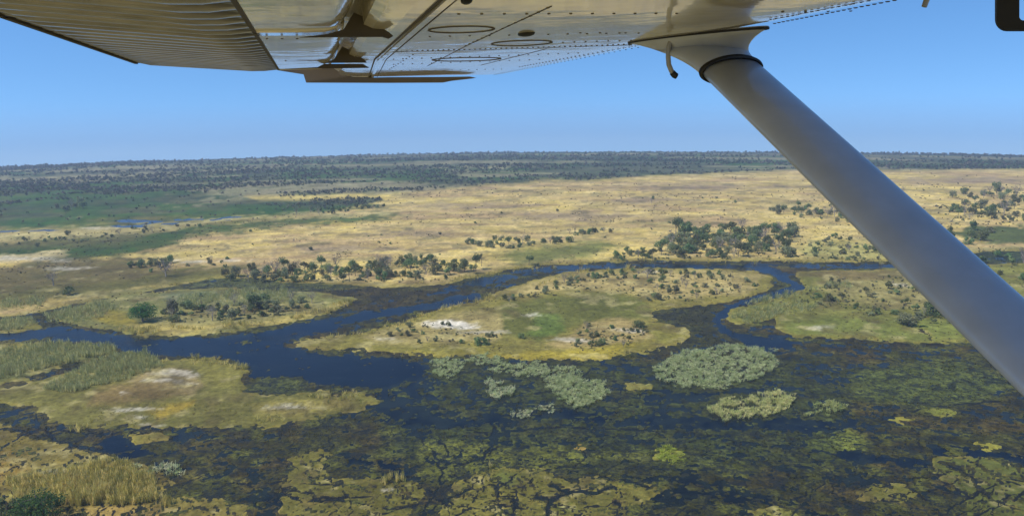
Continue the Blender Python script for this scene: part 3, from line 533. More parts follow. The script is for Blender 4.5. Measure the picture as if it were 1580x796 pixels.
cluster([(770, 462), (840, 452), (850, 458), (780, 470)], 8, (9, 13), SCR, 'the central island west slope')
cluster([(990, 466), (1000, 436), (1120, 436), (1180, 432), (1170, 446), (1080, 466)], 30, (8, 15), SCR, 'the central island east scrub')
cluster([(590, 520), (650, 498), (760, 512), (830, 520), (760, 535), (620, 532)], 18, (7, 14), SCR, 'the scrub by white sand')
cluster([(880, 540), (900, 505), (1000, 505), (1010, 520), (950, 545)], 22, (8, 15), SCR, 'the central island southeast lobe')
cluster([(1230, 470), (1280, 436), (1420, 432), (1500, 480), (1480, 500), (1400, 500), (1300, 480)], 48, (8, 18), SCR, 'the creek and strut island')
cluster([(455, 334), (470, 326), (590, 318), (600, 322), (520, 332)], 28, (6, 10), MIX, 'the line left of the golden plain')
cluster([(85, 322), (130, 316), (135, 323), (90, 327)], 6, (8, 14), MIX, 'the lone clump on the far meadow')
cluster([(0, 380), (30, 372), (120, 362), (240, 350), (330, 344), (330, 350), (200, 366), (60, 382)], 30, (5, 10), SCR, 'the pale strip left of the plain')
cluster([(330, 345), (600, 330), (1000, 300), (1400, 290), (1400, 320), (1100, 350), (700, 395), (400, 400)], 26, (4, 8), SCR, 'the wide open golden plain')
PLAINS = [('bushy_tree', 480, 387, 9, 7, 'small dark bush alone on the golden plain above the river row'), ('bushy_tree', 83, 442, 22, 22, ''), ('shrub', 104, 456, 20, 13, 'dark green shrub on the marshy grass at far left'),
 ('bare_tree', 256, 428, 30, 26, 'spreading grey leafless tree beside the small left clump'), ('palm_tree', 312, 480, 16, 26, 'slender palm standing in the reeds of the left wooded island'),
 ('palm_tree', 743, 412, 16, 20, 'palm at the right end of the long river row'), ('tall_tree', 816, 410, 15, 16, 'lone flat topped tree on the bank of the upper channel'), ('palm_tree', 730, 362, 6, 10, 'tiny thin palm above the thin grove on the plain'),
 ('bare_tree', 425, 427, 22, 28, 'tall grey bare tree rising from the left part of the river row'), ('bare_tree', 585, 416, 14, 24, 'bare tree rising from the middle of the river row'), ('tall_tree', 471, 424, 14, 20, 'upright tree standing clear in the river row'),
 ('bushy_tree', 268, 486, 22, 24, 'pale green tree just right of the big dark tree'), ('tall_tree', 392, 478, 26, 26, 'umbrella shaped tree in the middle of the left island'), ('bare_tree', 998, 430, 24, 18, 'brown bare tree on the north tip of the central island'),
 ('palm_tree', 1010, 424, 12, 26, 'palm beside the brown bare tree on the central island'), ('bushy_tree', 1016, 464, 14, 13, 'dark tree in the east scrub of the central island'), ('bushy_tree', 742, 533, 22, 16, 'dark bushes at the south shore of the central island'),
 ('bushy_tree', 985, 507, 22, 14, 'green tree at the inlet of the central island'), ('bushy_tree', 1402, 503, 34, 20, 'grey green tree on the shore left of the strut'), ('bushy_tree', 1440, 488, 28, 24, 'green tree touching the strut on the right island'),
 ('shrub', 650, 400, 10, 9, 'small dark bush above the river row'), ('shrub', 688, 431, 9, 9, 'round dark bush at the right foot of the river row'), ('palm_tree', 1148, 296, 5, 9, 'tiny palm far out on the golden plain')]
for k, x, y, w_, h2, lb in PLAINS:
    if not lb: k = 'bare_tree'; lb = 'brown leafless tree alone on the marshy grass at far left'
    plant(k, x, y, w_, h2, lb)
plant('bushy_tree', 220, 497, 38, 34, 'big dark green tree at the left end of the wooded island', data=BIGTREE)
plant('bushy_tree', 57, 803, 62, 44, 'big deep green tree in the bottom left corner', data=BIGTREE)
plant('bushy_tree', 14, 800, 34, 34, 'smaller dark tree at the left of the corner tree', data=(KINDS['bushy_tree'][0][0], BIGTREE[1]))
# ------------------------------------------------------------------ far woods: thousands of crowns, one mass
def tile(V0, F0, pos, sc, rot, tint):
    n = len(pos); V0 = np.asarray(V0); c, s = np.cos(rot), np.sin(rot)
    x = V0[None, :, 0]*c[:, None]-V0[None, :, 1]*s[:, None]; y = V0[None, :, 0]*s[:, None]+V0[None, :, 1]*c[:, None]; z = np.broadcast_to(V0[None, :, 2], x.shape)
    V = np.stack([x*sc[:, 0:1], y*sc[:, 0:1], z*sc[:, 1:2]], -1)+pos[:, None, :]
    Fq = (F0[None]+np.arange(n)[:, None, None]*len(V0)).reshape(-1, F0.shape[1])
    return V.reshape(-1, 3), Fq, np.repeat(tint, len(V0), 0)
def scatter(n, box, field, seed=0):
    """random points in the picture box, kept with the chance given by field(px, py)"""
    x = rng.uniform(box[0], box[2], n); y = rng.uniform(box[1], box[3], n); keep = rng.random(n) < field(x, y); x = x[keep]; y = y[keep]
    gx, gy, gz_, r = to_ground(x, y); return x, y, gx, gy, gz_, r
def hor(px): return 235.0+np.where(px < 950, ((950-px)/950)**1.5*25, ((px-950)/630)**1.6*8)
def wood(x, y):
    s = sdf(x, y, FOREST, 9000); gx, gy, gz_, r = to_ground(x, y); u = np.arctan2(gx, gy)*F; v = np.log(r)*F
    b_ = fbm(u, v, 90, 91, 3)+0.6*noise(u, v, 30, 94)
    leftm = ss(x, 520, 260)*ss(y, 284, 310)                      # open meadow far left
    band = 0.95-0.6*ss(y-hor(x), 55, 80)*ss(x, 620, 450)
    st_ = noise(u*0.5, v*1.3, 110, 97)+0.8*noise(u*.6, v*2.2, 60, 98)
    return (s > 0)*np.clip(0.38+0.7*b_+1.1*st_-1.25*leftm, 0.02, 1)*np.clip(band+0.35, 0.12, 1)
m_far, t, b = mat('far_foliage'); b.inputs['Roughness'].default_value = 0.9; b.inputs['Specular IOR Level'].default_value = 0.1
at = t.nodes.new('ShaderNodeAttribute'); at.attribute_name = 'tint'; t.links.new(at.outputs['Color'], b.inputs['Base Color']); translucent(m_far, t, b, at.outputs['Color'], 0.35)
def mass(name, V0, F0, pts, wpx, hpx, base, var, m, label, lift=0.3):
    x, y, gx, gy, gz_, r = pts; n = len(x); k = np.hypot(r, H)/F
    sc = np.stack([rng.uniform(*wpx, n)*k, rng.uniform(*hpx, n)*k*(1+0.35*noise(np.asarray(gx), np.asarray(gy), 12, 58))], 1)
    tint = np.array(base)[rng.integers(0, len(base), n)]*(1+var*rng.uniform(-1, 1, (n, 1)))
    V, Fq, tt = tile(V0, F0, np.stack([gx, gy, gz_+lift], 1), sc, rng.uniform(0, 6.28, n), tint)
    return tag(mesh(name, V, Fq, m, cols=tt), label, kind='stuff')
V0, F0 = crown(4, 24, 0.21, low=0.0, flat=0.9, lobe=(0.3, 0.5))
mass('far_woodland', V0, F0, scatter(46000, (-60, 236, 1640, 350), wood), (3.2, 7), (2.2, 4.2), [(0.095, 0.120, 0.062), (0.14, 0.15, 0.09), (0.13, 0.12, 0.09), (0.085, 0.115, 0.060), (0.21, 0.19, 0.14)], 0.3, m_far, 'dark band of woodland reaching to the horizon', 1.0)
xx = rng.uniform(-0.66, 0.66, 3000); r_ = rng.uniform(3100, 4300, 3000); r3 = (xx, xx, r_*np.sin(xx), r_*np.cos(xx), curve(r_), r_)
mass('horizon_trees', V0, F0, r3, (5, 10), (1.0, 2.4), [(0.075, 0.095, 0.052), (0.10, 0.11, 0.075)], 0.3, m_far, 'last thin line of trees on the horizon', -0.8)
def dryscrub(x, y):
    gx, gy, gz_, r = to_ground(x, y); u = np.arctan2(gx, gy)*F; v = np.log(r)*F
    pl = sdf(x, y, FOREST, 9000) < 0
    return pl*np.clip(0.25+0.9*fbm(u, v, 70, 96, 3), 0.03, 1)*(ss(y, 262, 300)*0.6+0.4)
def onland(x, y):
    """land mask looked up on the grid"""
    gx, gy, gz_, r = to_ground(x, y); a = np.arctan2(gx, gy); i = np.clip(np.searchsorted(RR, r), 0, NR-1); j = np.clip(np.searchsorted(AZ[:len(azc3)+len(azf)+len(azc1)], a), 0, NA-1)
    return land[i, j] > 1.0
V1, F1 = crown(3, 15, 0.26, low=0.0, flat=0.8, lobe=(0.3, 0.5))
def sc_f(x, y): return dryscrub(x, y)*onland(x, y)*np.where(y > 420, 0.8, 1)
mass('dry_scrub', V1, F1, scatter(20000, (-60, 262, 1640, 560), sc_f), (1.6, 4.6), (1.0, 2.6), [(0.15, 0.14, 0.07), (0.09, 0.09, 0.05), (0.20, 0.17, 0.10), (0.07, 0.08, 0.04)], 0.3, m_far, 'low dry scrub and tussocks dotted over the grassland', 0.2)
# ------------------------------------------------------------------ reeds and papyrus
def clump(n, spread, wid, up=0.6):
    V, Fs = [], []
    for i in range(n):
        a = rng.uniform(0, 6.28); k = rng.uniform(0, 0.3); b0 = np.array([k*math.cos(a), k*math.sin(a), 0]); t_ = np.array([(k+spread*rng.random())*math.cos(a), (k+spread*rng.random())*math.sin(a), rng.uniform(up, 1)])
        s = np.array([-math.sin(a+1), math.cos(a+1), 0])*wid; j = len(V)
        V += [b0-s*.5, b0+s*.5, t_+s, t_-s*0.6+[0, 0, .08]]; Fs.append((j, j+1, j+2, j+3))
    return np.array(V), np.array(Fs)
VR, FR = clump(12, 0.5, 0.045, 0.55); VP, FP = crown(4, 24, 0.11, low=0.1, flat=0.8, lobe=(0.3, 0.5)); vv_, ff_ = clump(3, 0.5, 0.05, 0.7); FP = np.concatenate([FP, ff_+len(VP)]); VP = np.concatenate([VP, vv_*[1, 1, 1.15]])
m_reed, t, b = mat('reed_stems'); b.inputs['Roughness'].default_value = 0.8; b.inputs['Specular IOR Level'].default_value = 0.15
at = t.nodes.new('ShaderNodeAttribute'); at.attribute_name = 'tint'; t.links.new(at.outputs['Color'], b.inputs['Base Color']); translucent(m_reed, t, b, at.outputs['Color'], 0.5)
def bed(name, polys, per, kind, wpx, hpx, base, label, var=0.22):
    X_ = [[], []]
    for q_ in polys:
        a = np.array(q_, float); x0, y0 = a.min(0)-3; x1, y1 = a.max(0)+3; n = int((x1-x0)*(y1-y0)*per)+1
        x = rng.uniform(x0, x1, n); y = rng.uniform(y0, y1, n); u = x+0; g_ = noise(x, y*2.5, 16, 55)*4+noise(x, y*2.5, 6, 56)*2.5
        k = sdf(x, y, q_, 10)+g_*(1.15 if kind == 'p' else 0.8) > 0.5; k &= (noise(x, y*2.6, 9, 57)+0.5*noise(x, y*3, 4, 60) > -0.42) | (kind != 'p'); X_[0].append(x[k]); X_[1].append(y[k])
    x = np.concatenate(X_[0]); y = np.concatenate(X_[1]); gx, gy, gz_, r = to_ground(x, y)
    V0, F0 = (VR, FR) if kind == 'reed' else (VP, FP)
    mass(name, V0, F0, (x, y, gx, gy, gz_, r), wpx, hpx, [lin(c, 1.4) for c in base], var, m_reed, label, 0.0)
PALE = [(164, 170, 120), (146, 156, 104), (180, 182, 136)]; GREY = [(150, 150, 98), (132, 136, 84), (162, 158, 104)]; YEL = [(178, 164, 92), (160, 150, 80), (196, 178, 110), (130, 126, 64)]; WHT = [(176, 178, 138), (150, 160, 112), (190, 186, 146)]
bed('papyrus_bed', [[(1003, 572), (1020, 560), (1050, 548), (1090, 540), (1130, 536), (1170, 534), (1198, 545), (1200, 556), (1190, 572), (1160, 590), (1110, 600), (1050, 598), (1015, 588)]], 0.26, 'p', (4.5, 8), (3.5, 6.5), PALE, 'large pale green papyrus bed below the creek mouth')
bed('papyrus_bed', [[(665, 560), (690, 550), (720, 556), (716, 570), (690, 584), (668, 580)], [(720, 553), (745, 549), (775, 556), (770, 566), (740, 570)], [(840, 584), (880, 580), (905, 588), (870, 598), (845, 596)], [(750, 572), (765, 560), (830, 558), (880, 565), (895, 575), (880, 585), (800, 583), (760, 580)]], 0.24, 'p', (4.5, 8), (3, 6), PALE, 'broken row of pale papyrus clumps south of the central island')
bed('papyrus_bed', [[(846, 600), (860, 586), (890, 582), (925, 588), (940, 596), (936, 612), (910, 630), (885, 634), (880, 620), (855, 612)], [(870, 624), (880, 622), (900, 630), (890, 634)]], 0.28, 'p', (4.5, 8), (3.5, 6.5), PALE, 'rounded pale papyrus clump right of the broken row')
bed('papyrus_bed', [[(746, 600), (752, 590), (770, 592), (795, 602), (790, 612), (770, 614), (750, 610)]], 0.16, 'p', (6, 10), (5, 8), WHT, 'small whitish papyrus tuft below the broken row')
bed('papyrus_bed', [[(784, 640), (795, 633), (815, 636), (822, 642), (805, 646), (790, 645)], [(828, 630), (850, 627), (870, 632), (850, 637)]], 0.14, 'p', (5, 9), (3, 6), WHT, 'two tiny whitish papyrus tufts at the lower channel')
bed('papyrus_bed', [[(1092, 640), (1092, 628), (1120, 616), (1150, 614), (1165, 606), (1200, 604), (1226, 612), (1222, 626), (1190, 640), (1150, 648), (1110, 646)]], 0.24, 'p', (4, 7), (4, 7.5), [(186, 184, 122), (160, 164, 100), (200, 192, 134)], 'pale yellowish papyrus bed at the right of the lower channel')
bed('papyrus_bed', [[(1245, 640), (1255, 624), (1290, 620), (1305, 628), (1300, 638), (1270, 642)]], 0.14, 'p', (5, 8), (5, 8), [(170, 170, 112), (150, 156, 96)], 'small papyrus tuft right of the yellowish bed')
bed('papyrus_bed', [[(1015, 690), (1035, 690), (1060, 696), (1060, 706), (1035, 714), (1015, 706)]], 0.10, 'p', (6, 10), (2, 4), [(150, 158, 66), (130, 140, 60)], 'flat bright green plant mat in the lower middle channel')
bed('reed_bed', [[(-80, 575), (-80, 552), (0, 546), (60, 534), (130, 530), (178, 538), (176, 546), (100, 560), (60, 572), (0, 588), (-80, 596)]], 0.22, 'reed', (5, 8), (5, 10), GREY, 'grey green reed bed on the left bank below the river')
bed('reed_bed', [[(60, 606), (90, 590), (140, 562), (190, 546), (225, 546), (245, 552), (250, 566), (215, 580), (180, 592), (120, 606)]], 0.22, 'reed', (5, 8), (5, 10), GREY, 'second grey green reed bed just below the dark slough')
bed('reed_bed', [[(65, 490), (110, 474), (160, 470), (190, 478), (150, 492), (120, 500), (85, 500)], [(250, 470), (300, 452), (400, 448), (470, 452), (440, 464), (330, 478), (270, 478)]], 0.17, 'reed', (5, 8), (4, 8), GREY, 'grey green reeds on the back of the left wooded island')
bed('reed_bed', [[(-80, 510), (-80, 495), (0, 494), (45, 494), (58, 500), (20, 512), (-80, 524)], [(-80, 470), (0, 466), (70, 466), (60, 474), (-80, 484)]], 0.17, 'reed', (5, 8), (4, 8), GREY, 'grey green reeds at the left edge above the river')
bed('reed_bed', [[(170, 505), (230, 508), (330, 504), (430, 494), (500, 478), (545, 462), (550, 468), (500, 484), (440, 498), (330, 512), (230, 515), (180, 512)]], 0.10, 'reed', (5, 9), (5, 9), YEL, 'straw coloured reed fringe on the south shore of the left island')
bed('reed_bed', [[(30, 780), (10, 745), (80, 735), (130, 725), (150, 716), (200, 716), (215, 732), (240, 740), (245, 775), (180, 782), (100, 780)], [(245, 776), (262, 768), (270, 780), (255, 784)]], 0.16, 'reed', (6, 10), (8, 17), YEL, 'tall yellow reed bed in the bottom left corner')
bed('reed_bed', [[(210, 720), (235, 714), (280, 722), (282, 734), (240, 736)]], 0.06, 'p', (7, 12), (6, 10), WHT, 'pale bushes of papyrus beside the yellow reed bed')
bed('reed_bed', [[(250, 560), (300, 552), (350, 556), (380, 568), (384, 574), (340, 566), (280, 562)], [(0, 538), (40, 532), (100, 530), (90, 535), (0, 542)], [(105, 664), (140, 652), (140, 664), (110, 668)], [(460, 616), (545, 606), (560, 622), (520, 622)], [(385, 650), (430, 640), (440, 648), (400, 656)]], 0.05, 'reed', (5, 9), (5, 9), YEL, 'sparse yellow reeds around the left mud island')
bed('reed_bed', [[(480, 526), (560, 514), (640, 492), (660, 482), (720, 468), (760, 455), (772, 462), (700, 478), (640, 500), (560, 519)], [(820, 440), (900, 418), (1000, 414), (1000, 417), (900, 424), (830, 444)]], 0.07, 'reed', (5, 9), (4, 8), YEL, 'yellow reed fringe on the north west shore of the central island')
bed('reed_bed', [[(1120, 490), (1150, 475), (1230, 468), (1270, 474), (1240, 486), (1160, 500)], [(1235, 450), (1300, 436), (1320, 442), (1260, 452)], [(1140, 468), (1220, 452), (1230, 458), (1160, 474)]], 0.09, 'reed', (6, 11), (4, 8), [(150, 152, 104), (130, 136, 84), (170, 164, 108)], 'pale reeds on the bank right of the creek')
bed('reed_bed', [[(440, 540), (520, 542), (640, 547), (760, 552), (880, 556), (1000, 540), (1050, 525), (1060, 515), (1054, 530), (1000, 546), (880, 559), (640, 550)], [(1000, 404), (1250, 402), (1400, 402), (1400, 405), (1200, 406), (1000, 406)], [(640, 438), (800, 415), (1000, 402), (1000, 404), (800, 418), (700, 438)]], 0.05, 'reed', (4, 7), (3, 5), YEL, 'thin straw coloured fringe along the water edges')
bed('reed_bed', [[(588, 748), (592, 735), (620, 736), (625, 745)], [(750, 745), (756, 718), (760, 722), (757, 745)], [(595, 762), (600, 752), (612, 756), (610, 762)]], 0.08, 'reed', (4, 7), (6, 12), YEL, 'few yellow reeds standing on the bottom weed mats')
def islescrub(x, y):
    k = np.zeros(x.shape)
    for q_ in ([(240, 492), (330, 474), (480, 466), (440, 488), (280, 500)], [(790, 462), (930, 422), (1130, 424), (1170, 440), (1080, 466), (900, 450)], [(590, 520), (650, 500), (780, 515), (760, 535)], [(880, 540), (900, 505), (1010, 508), (950, 545)], [(1230, 470), (1280, 432), (1500, 430), (1520, 490), (1400, 500)], [(1230, 400), (1236, 362), (1345, 378), (1385, 402)], [(1440, 316), (1640, 316), (1640, 350), (1470, 346)], [(940, 402), (1010, 385), (1230, 398), (1230, 404)], [(335, 434), (520, 412), (735, 414), (690, 432), (450, 438)]): k = np.maximum(k, sdf(x, y, q_, 12) > -4*rng.random(x.shape))
    return k*onland(x, y)*0.9
mass('low_scrub', V0, F0, scatter(6500, (230, 310, 1640, 550), islescrub), (2.5, 7), (1.6, 4.2), [(0.12, 0.15, 0.06), (0.19, 0.20, 0.10), (0.15, 0.14, 0.09), (0.10, 0.14, 0.055), (0.26, 0.23, 0.15)], 0.3, m_far, 'low mixed scrub between the trees of the islands and banks', 0.3)
def weedy(x, y):
    gx, gy, gz_, r = to_ground(x, y); a = np.arctan2(gx, gy); i = np.clip(np.searchsorted(RR, r), 0, NR-1); j = np.clip(np.searchsorted(AZ[:len(azc3)+len(azf)+len(azc1)], a), 0, NA-1)
    return (h_[i, j] > 0.02)*(land[i, j] < 0)*0.9
VS_, FS_ = clump(6, 0.6, 0.09, 0.5)
mass('water_grass', VS_, FS_, scatter(34000, (-60, 430, 1640, 830), weedy), (1.8, 5.0), (0.8, 2.6), [lin(c, K) for c in ((96, 92, 48), (70, 66, 34), (84, 92, 50), (116, 98, 60), (50, 54, 30))], 0.3, m_reed, 'short sedge and weed stems poking out of the marsh water', 0.05)
def tuss(x, y): return (onland(x, y))*np.clip(0.35+0.6*noise(x, y*2.5, 40, 59), 0.03, 1)
mass('grass_tussocks', VS_, FS_, scatter(26000, (-60, 430, 1640, 830), tuss), (2.0, 5.0), (0.8, 2.4), [lin(c, K) for c in ((150, 142, 78), (118, 116, 58), (170, 156, 96), (98, 104, 50), (134, 116, 74))], 0.25, m_reed, 'fine tussocks of grass dotted over the islands', 0.2)
#@@PLANE
# ------------------------------------------------------------------ the aeroplane: wing, strut and fittings over the viewer's head
HW = 0.145                                   # height of the wing's lower skin above the eye
def unit(v): return v/np.linalg.norm(v)
def vy(px): return 164.0-0.025*(px-500.0)     # vanishing line of the lower skin
SP = unit(ray(500, 164)); q0 = ray(9000, vy(9000)); NW = unit(np.cross(q0, SP)); NW = NW*np.sign(NW[2]); CH = unit(np.cross(SP, NW)); CH = CH*np.sign(CH@RIGHT)
def W(s, c, n=0.0): return EYE+SP*s+CH*c+NW*(HW+n)
def on_skin(px, py, n=0.0):
    r = ray(px, py); return EYE+r*((HW+n)/(r@NW))
def sc_of(px, py): p = on_skin(px, py)-EYE; return float(p@SP), float(p@CH)
def at_span(px, py, s): r = ray(px, py); return EYE+r*(s/(r@SP))
h = HW
plane = tag(empty('airplane', tuple(EYE)), 'white high wing light aircraft, its wing underside and diagonal strut overhead', 'airplane')
def pmesh(name, V, Fs, m, parent=None, smooth=False, kind=None, cols=None):
    """vertices in world space, stored about the aircraft's origin"""
    o = mesh(name, np.asarray(V, float)-EYE, Fs, m, None, smooth=smooth, cols=cols)
    o.parent = parent or plane
    if kind: o['kind'] = kind
    if smooth: o.data.set_sharp_from_angle(angle=math.radians(28))
    return o
def skin_material(name, col, rough, wav=0.02):
    m, t, b = mat(name); b.inputs['Base Color'].default_value = (*col, 1); b.inputs['Roughness'].default_value = rough
    b.inputs['Coat Weight'].default_value = 1.0; b.inputs['Coat Roughness'].default_value = 0.05; b.inputs['Coat IOR'].default_value = 1.5
    g = t.nodes.new('ShaderNodeTexCoord'); n = t.nodes.new('ShaderNodeTexNoise'); n.inputs['Scale'].default_value = 5.0; n.inputs['Detail'].default_value = 3
    t.links.new(g.outputs['Object'], n.inputs['Vector']); bp = t.nodes.new('ShaderNodeBump'); bp.inputs['Strength'].default_value = 0.6; bp.inputs['Distance'].default_value = wav
    t.links.new(n.outputs['Fac'], bp.inputs['Height']); t.links.new(bp.outputs[0], b.inputs['Coat Normal'])
    n2 = t.nodes.new('ShaderNodeTexNoise'); n2.inputs['Scale'].default_value = 14; n2.inputs['Detail'].default_value = 6; t.links.new(g.outputs['Object'], n2.inputs['Vector'])
    r = t.nodes.new('ShaderNodeMapRange'); r.inputs['From Min'].default_value = .3; r.inputs['From Max'].default_value = .7; r.inputs['To Min'].default_value = 0.82; r.inputs['To Max'].default_value = 1.05
    hs = t.nodes.new('ShaderNodeHueSaturation'); hs.inputs['Color'].default_value = (*col, 1); t.links.new(n2.outputs['Fac'], r.inputs[0]); t.links.new(r.outputs[0], hs.inputs['Value']); t.links.new(hs.outputs[0], b.inputs['Base Color'])
    return m
M_SKIN = skin_material('glossy_white_wing_paint', (0.74, 0.70, 0.60), 0.32, 0.0025)
M_CORR = simple('weathered_skin_painted_rib_shade', (0.20, 0.20, 0.20), 0.36, coat=0.3, grain=0.25, gscale=18)
nt_ = M_CORR.node_tree; at_ = nt_.nodes.new('ShaderNodeAttribute'); at_.attribute_name = 'tint'; hv_ = [n_ for n_ in nt_.nodes if n_.type == 'HUE_SAT'][0]; nt_.links.new(at_.outputs['Color'], hv_.inputs['Color'])  # tint holds the painted light and shade of the ribs, under the wear grain
M_STRUT = simple('grey_white_strut_paint', (0.43, 0.46, 0.50), 0.42, coat=0.35, grain=0.2, gscale=14)
M_BLACK = simple('black_rubber', (0.006, 0.006, 0.007), 0.6, grain=0.3); M_DARK = simple('dark_inner_metal', (0.05, 0.042, 0.035), 0.7, grain=0.3, gscale=15)
M_RIVET = simple('grimy_rivet', (0.055, 0.045, 0.035), 0.6, grain=0.3); M_TIP = simple('dull_brown_tip', (0.13, 0.11, 0.095), 0.55, grain=0.2, gscale=12)
M_TUBE = simple('grey_metal_tube', (0.30, 0.30, 0.29), 0.45, metal=0.2, grain=0.15, gscale=30); M_WHITE = simple('pale_painted_metal', (0.6, 0.6, 0.62), 0.4, coat=.4, grain=.1)
# --- wing box: lofted section from over the cabin to the tip
CS, CLE = 1.19*h, 6.37*h
def section(s):
    k = np.clip(s/(30*h), 0, 1); cl = CLE+(0.45*h*max(0, (s/h-16)/16)); th = 0.19-0.05*k
    lo = [(CS, 0.0), (CS+0.14, 0.0), (CS+0.30, 0), (CS+0.45, 0), (cl-0.16, 0), (cl-0.08, 0.0005), (cl-0.03, 0.0022), (cl, 0.0052), (cl+0.04, 0.013), (cl+0.08, 0.026), (cl+0.12, 0.048), (cl+0.145, 0.078)]
    up = [(cl+0.13, 0.11), (cl+0.06, th*0.82), (cl-0.1, th), (cl-0.35, th*1.03), (CS+0.2, th*0.95), (CS-0.1, th*0.82), (-0.15, th*.65), (CS-0.12, 0.10), (CS, 0.09)]
    return lo+up
ss_ = np.array([-3.5, 0, 3, 5, 7, 9, 11, 13, 15, 17, 19, 21, 23, 25, 27, 29, 30.3])*h
V = []; Fs = []
for s in ss_: V += [W(s, c, n) for c, n in section(s)]
k = len(section(1))
for i in range(len(ss_)-1):
    for j in range(k): Fs.append((i*k+j, i*k+(j+1) % k, (i+1)*k+(j+1) % k, (i+1)*k+j))
Fs.append(tuple(range(k))); Fs.append(tuple(range((len(ss_)-1)*k, len(ss_)*k))[::-1])
wing = pmesh('wing', V, Fs, M_SKIN, smooth=True)
wing['label'] = 'glossy wing underside mirroring the golden plain'
# sloped strip and groove along the rear spar
def strip(name, pts, wid, m, parent, drop=0.0015, thick=0.002, kind=None):
    V, Fs = [], []
    P3 = [on_skin(*p) for p in pts]
    for i, p in enumerate(P3):
        d = unit(P3[min(i+1, len(P3)-1)]-P3[max(i-1, 0)]); sd_ = unit(np.cross(d, NW))*wid*0.5
        V += [p-sd_-NW*drop, p+sd_-NW*drop, p+sd_+NW*thick, p-sd_+NW*thick]
    for i in range(len(P3)-1):
        a = i*4; Fs += [(a, a+1, a+5, a+4), (a+1, a+2, a+6, a+5), (a+3, a, a+4, a+7)]
    Fs += [(0, 3, 2, 1), (len(V)-4, len(V)-3, len(V)-2, len(V)-1)]
    return pmesh(name, V, Fs, m, parent, kind=kind)
strip('spar_strip', [(700, -10), (585, 92), (574, 119)], 0.012, M_SKIN, wing, 0.006)
strip('spar_groove', [(690, -10), (578, 92), (569, 119)], 0.004, M_RIVET, wing, 0.0022)
strip('spar_groove', [(716, -10), (596, 92), (582, 119)], 0.002, M_RIVET, wing, 0.0012)
for pts in ([(851, 10), (775, 45), (718, 72), (660, 102)], [(843, 76), (742, 101)]): strip('skin_seam', pts, 0.0022, M_RIVET, wing, 0.0008)
for pts in ([(600, 80.5), (780, 76.5), (975, 70)],): strip('skin_seam', pts, 0.003, M_RIVET, wing, 0.0006)
# --- rivets and screws: small domes joined
def rivets(rows, rad, name='rivets'):
    V, Fs = [], []
    for (x0, y0), (x1, y1), n in rows:
        a = np.array(sc_of(x0, y0)); b_ = np.array(sc_of(x1, y1))
        for i in range(n):
            s, c = a+(b_-a)*(i+0.5)/n; j = len(V)
            for q_ in range(6): V.append(W(s+rad*math.sin(q_*math.pi/3), c+rad*math.cos(q_*math.pi/3), 0.0002))
            for q_ in range(6): V.append(W(s+rad*.6*math.sin(q_*math.pi/3), c+rad*.6*math.cos(q_*math.pi/3), -0.0014))
            for q_ in range(6): Fs.append((j+q_, j+(q_+1) % 6, j+6+(q_+1) % 6, j+6+q_))
            Fs.append(tuple(range(j+6, j+12)))
    return pmesh(name, V, Fs, M_RIVET, wing, kind='stuff')
rivets([((684, 3), (590, 93), 44)], 0.0034)
rivets([((600, 80), (975, 69), 46), ((648, 57), (980, 51), 11), ((690, 22), (1060, 21), 11), ((853, 9), (716, 72), 15), ((640, 83), (600, 108), 10), ((600, 92), (900, 82), 20), ((600, 100), (840, 92), 16), ((600, 110), (780, 107), 14),
        ((1000, 70.5), (762, 116), 44), ((985, 70.5), (800, 104), 30), ((1185, 31), (1400, -10), 20), ((1190, 19), (1330, 17), 4), ((860, 66), (1000, 62), 8), ((880, 51), (1000, 51.5), 4), ((400, 60), (470, 60), 3), ((395, 96), (450, 94), 3)], 0.0034)
rivets([((1192, 37), (1420, -7), 26)], 0.0046)
def ring(cx_, cy_, rx, ry, w_, m, name='access_cover'):
    V, Fs = [], []; n = 32
    a0 = np.array(sc_of(cx_, cy_)); r1 = abs(sc_of(cx_+rx, cy_)[1]-a0[1]); r2 = abs(sc_of(cx_, cy_+ry)[0]-a0[0])
    for i in range(n):
        a = 2*math.pi*i/n
        for rr_, nn in ((1, 0.0002), (1, -0.0016), (1-w_, -0.0016), (1-w_, 0.0002)): V.append(W(a0[0]+r2*rr_*math.sin(a), a0[1]+r1*rr_*math.cos(a), nn))
    for i in range(n):
        for j in range(4): a = i*4; b_ = ((i+1) % n)*4; Fs.append((a+j, a+(j+1) % 4, b_+(j+1) % 4, b_+j))
    return pmesh(name, V, Fs, m, wing)
ring(712, 46, 50, 5, 0.05, M_RIVET); ring(805, 67, 44, 4, 0.05, M_RIVET); ring(720, 92, 50, 2.6, 0.05, M_RIVET)
def lump(name, cx_, cy_, rx, ry, hgt, m, parent):
    a0 = np.array(sc_of(cx_, cy_)); r1 = abs(sc_of(cx_+rx, cy_)[1]-a0[1]); r2 = abs(sc_of(cx_, cy_+ry)[0]-a0[0]); V, Fs = [], []
    for l_, (k_, d_) in enumerate(((1, 0.0004), (0.9, -hgt*.6), (0.5, -hgt))):
        for i in range(10): V.append(W(a0[0]+r2*k_*math.sin(i*.6283), a0[1]+r1*k_*math.cos(i*.6283), d_))
    for l_ in range(2):
        for i in range(10): Fs.append((l_*10+i, l_*10+(i+1) % 10, l_*10+10+(i+1) % 10, l_*10+10+i))
    Fs.append(tuple(range(20, 30))); return pmesh(name, V, Fs, m, parent)
lump('drain_plug', 812, 52, 12, 2.2, 0.006, M_BLACK, wing); lump('drain_plug', 720, 0, 9, 3, 0.006, M_BLACK, wing)
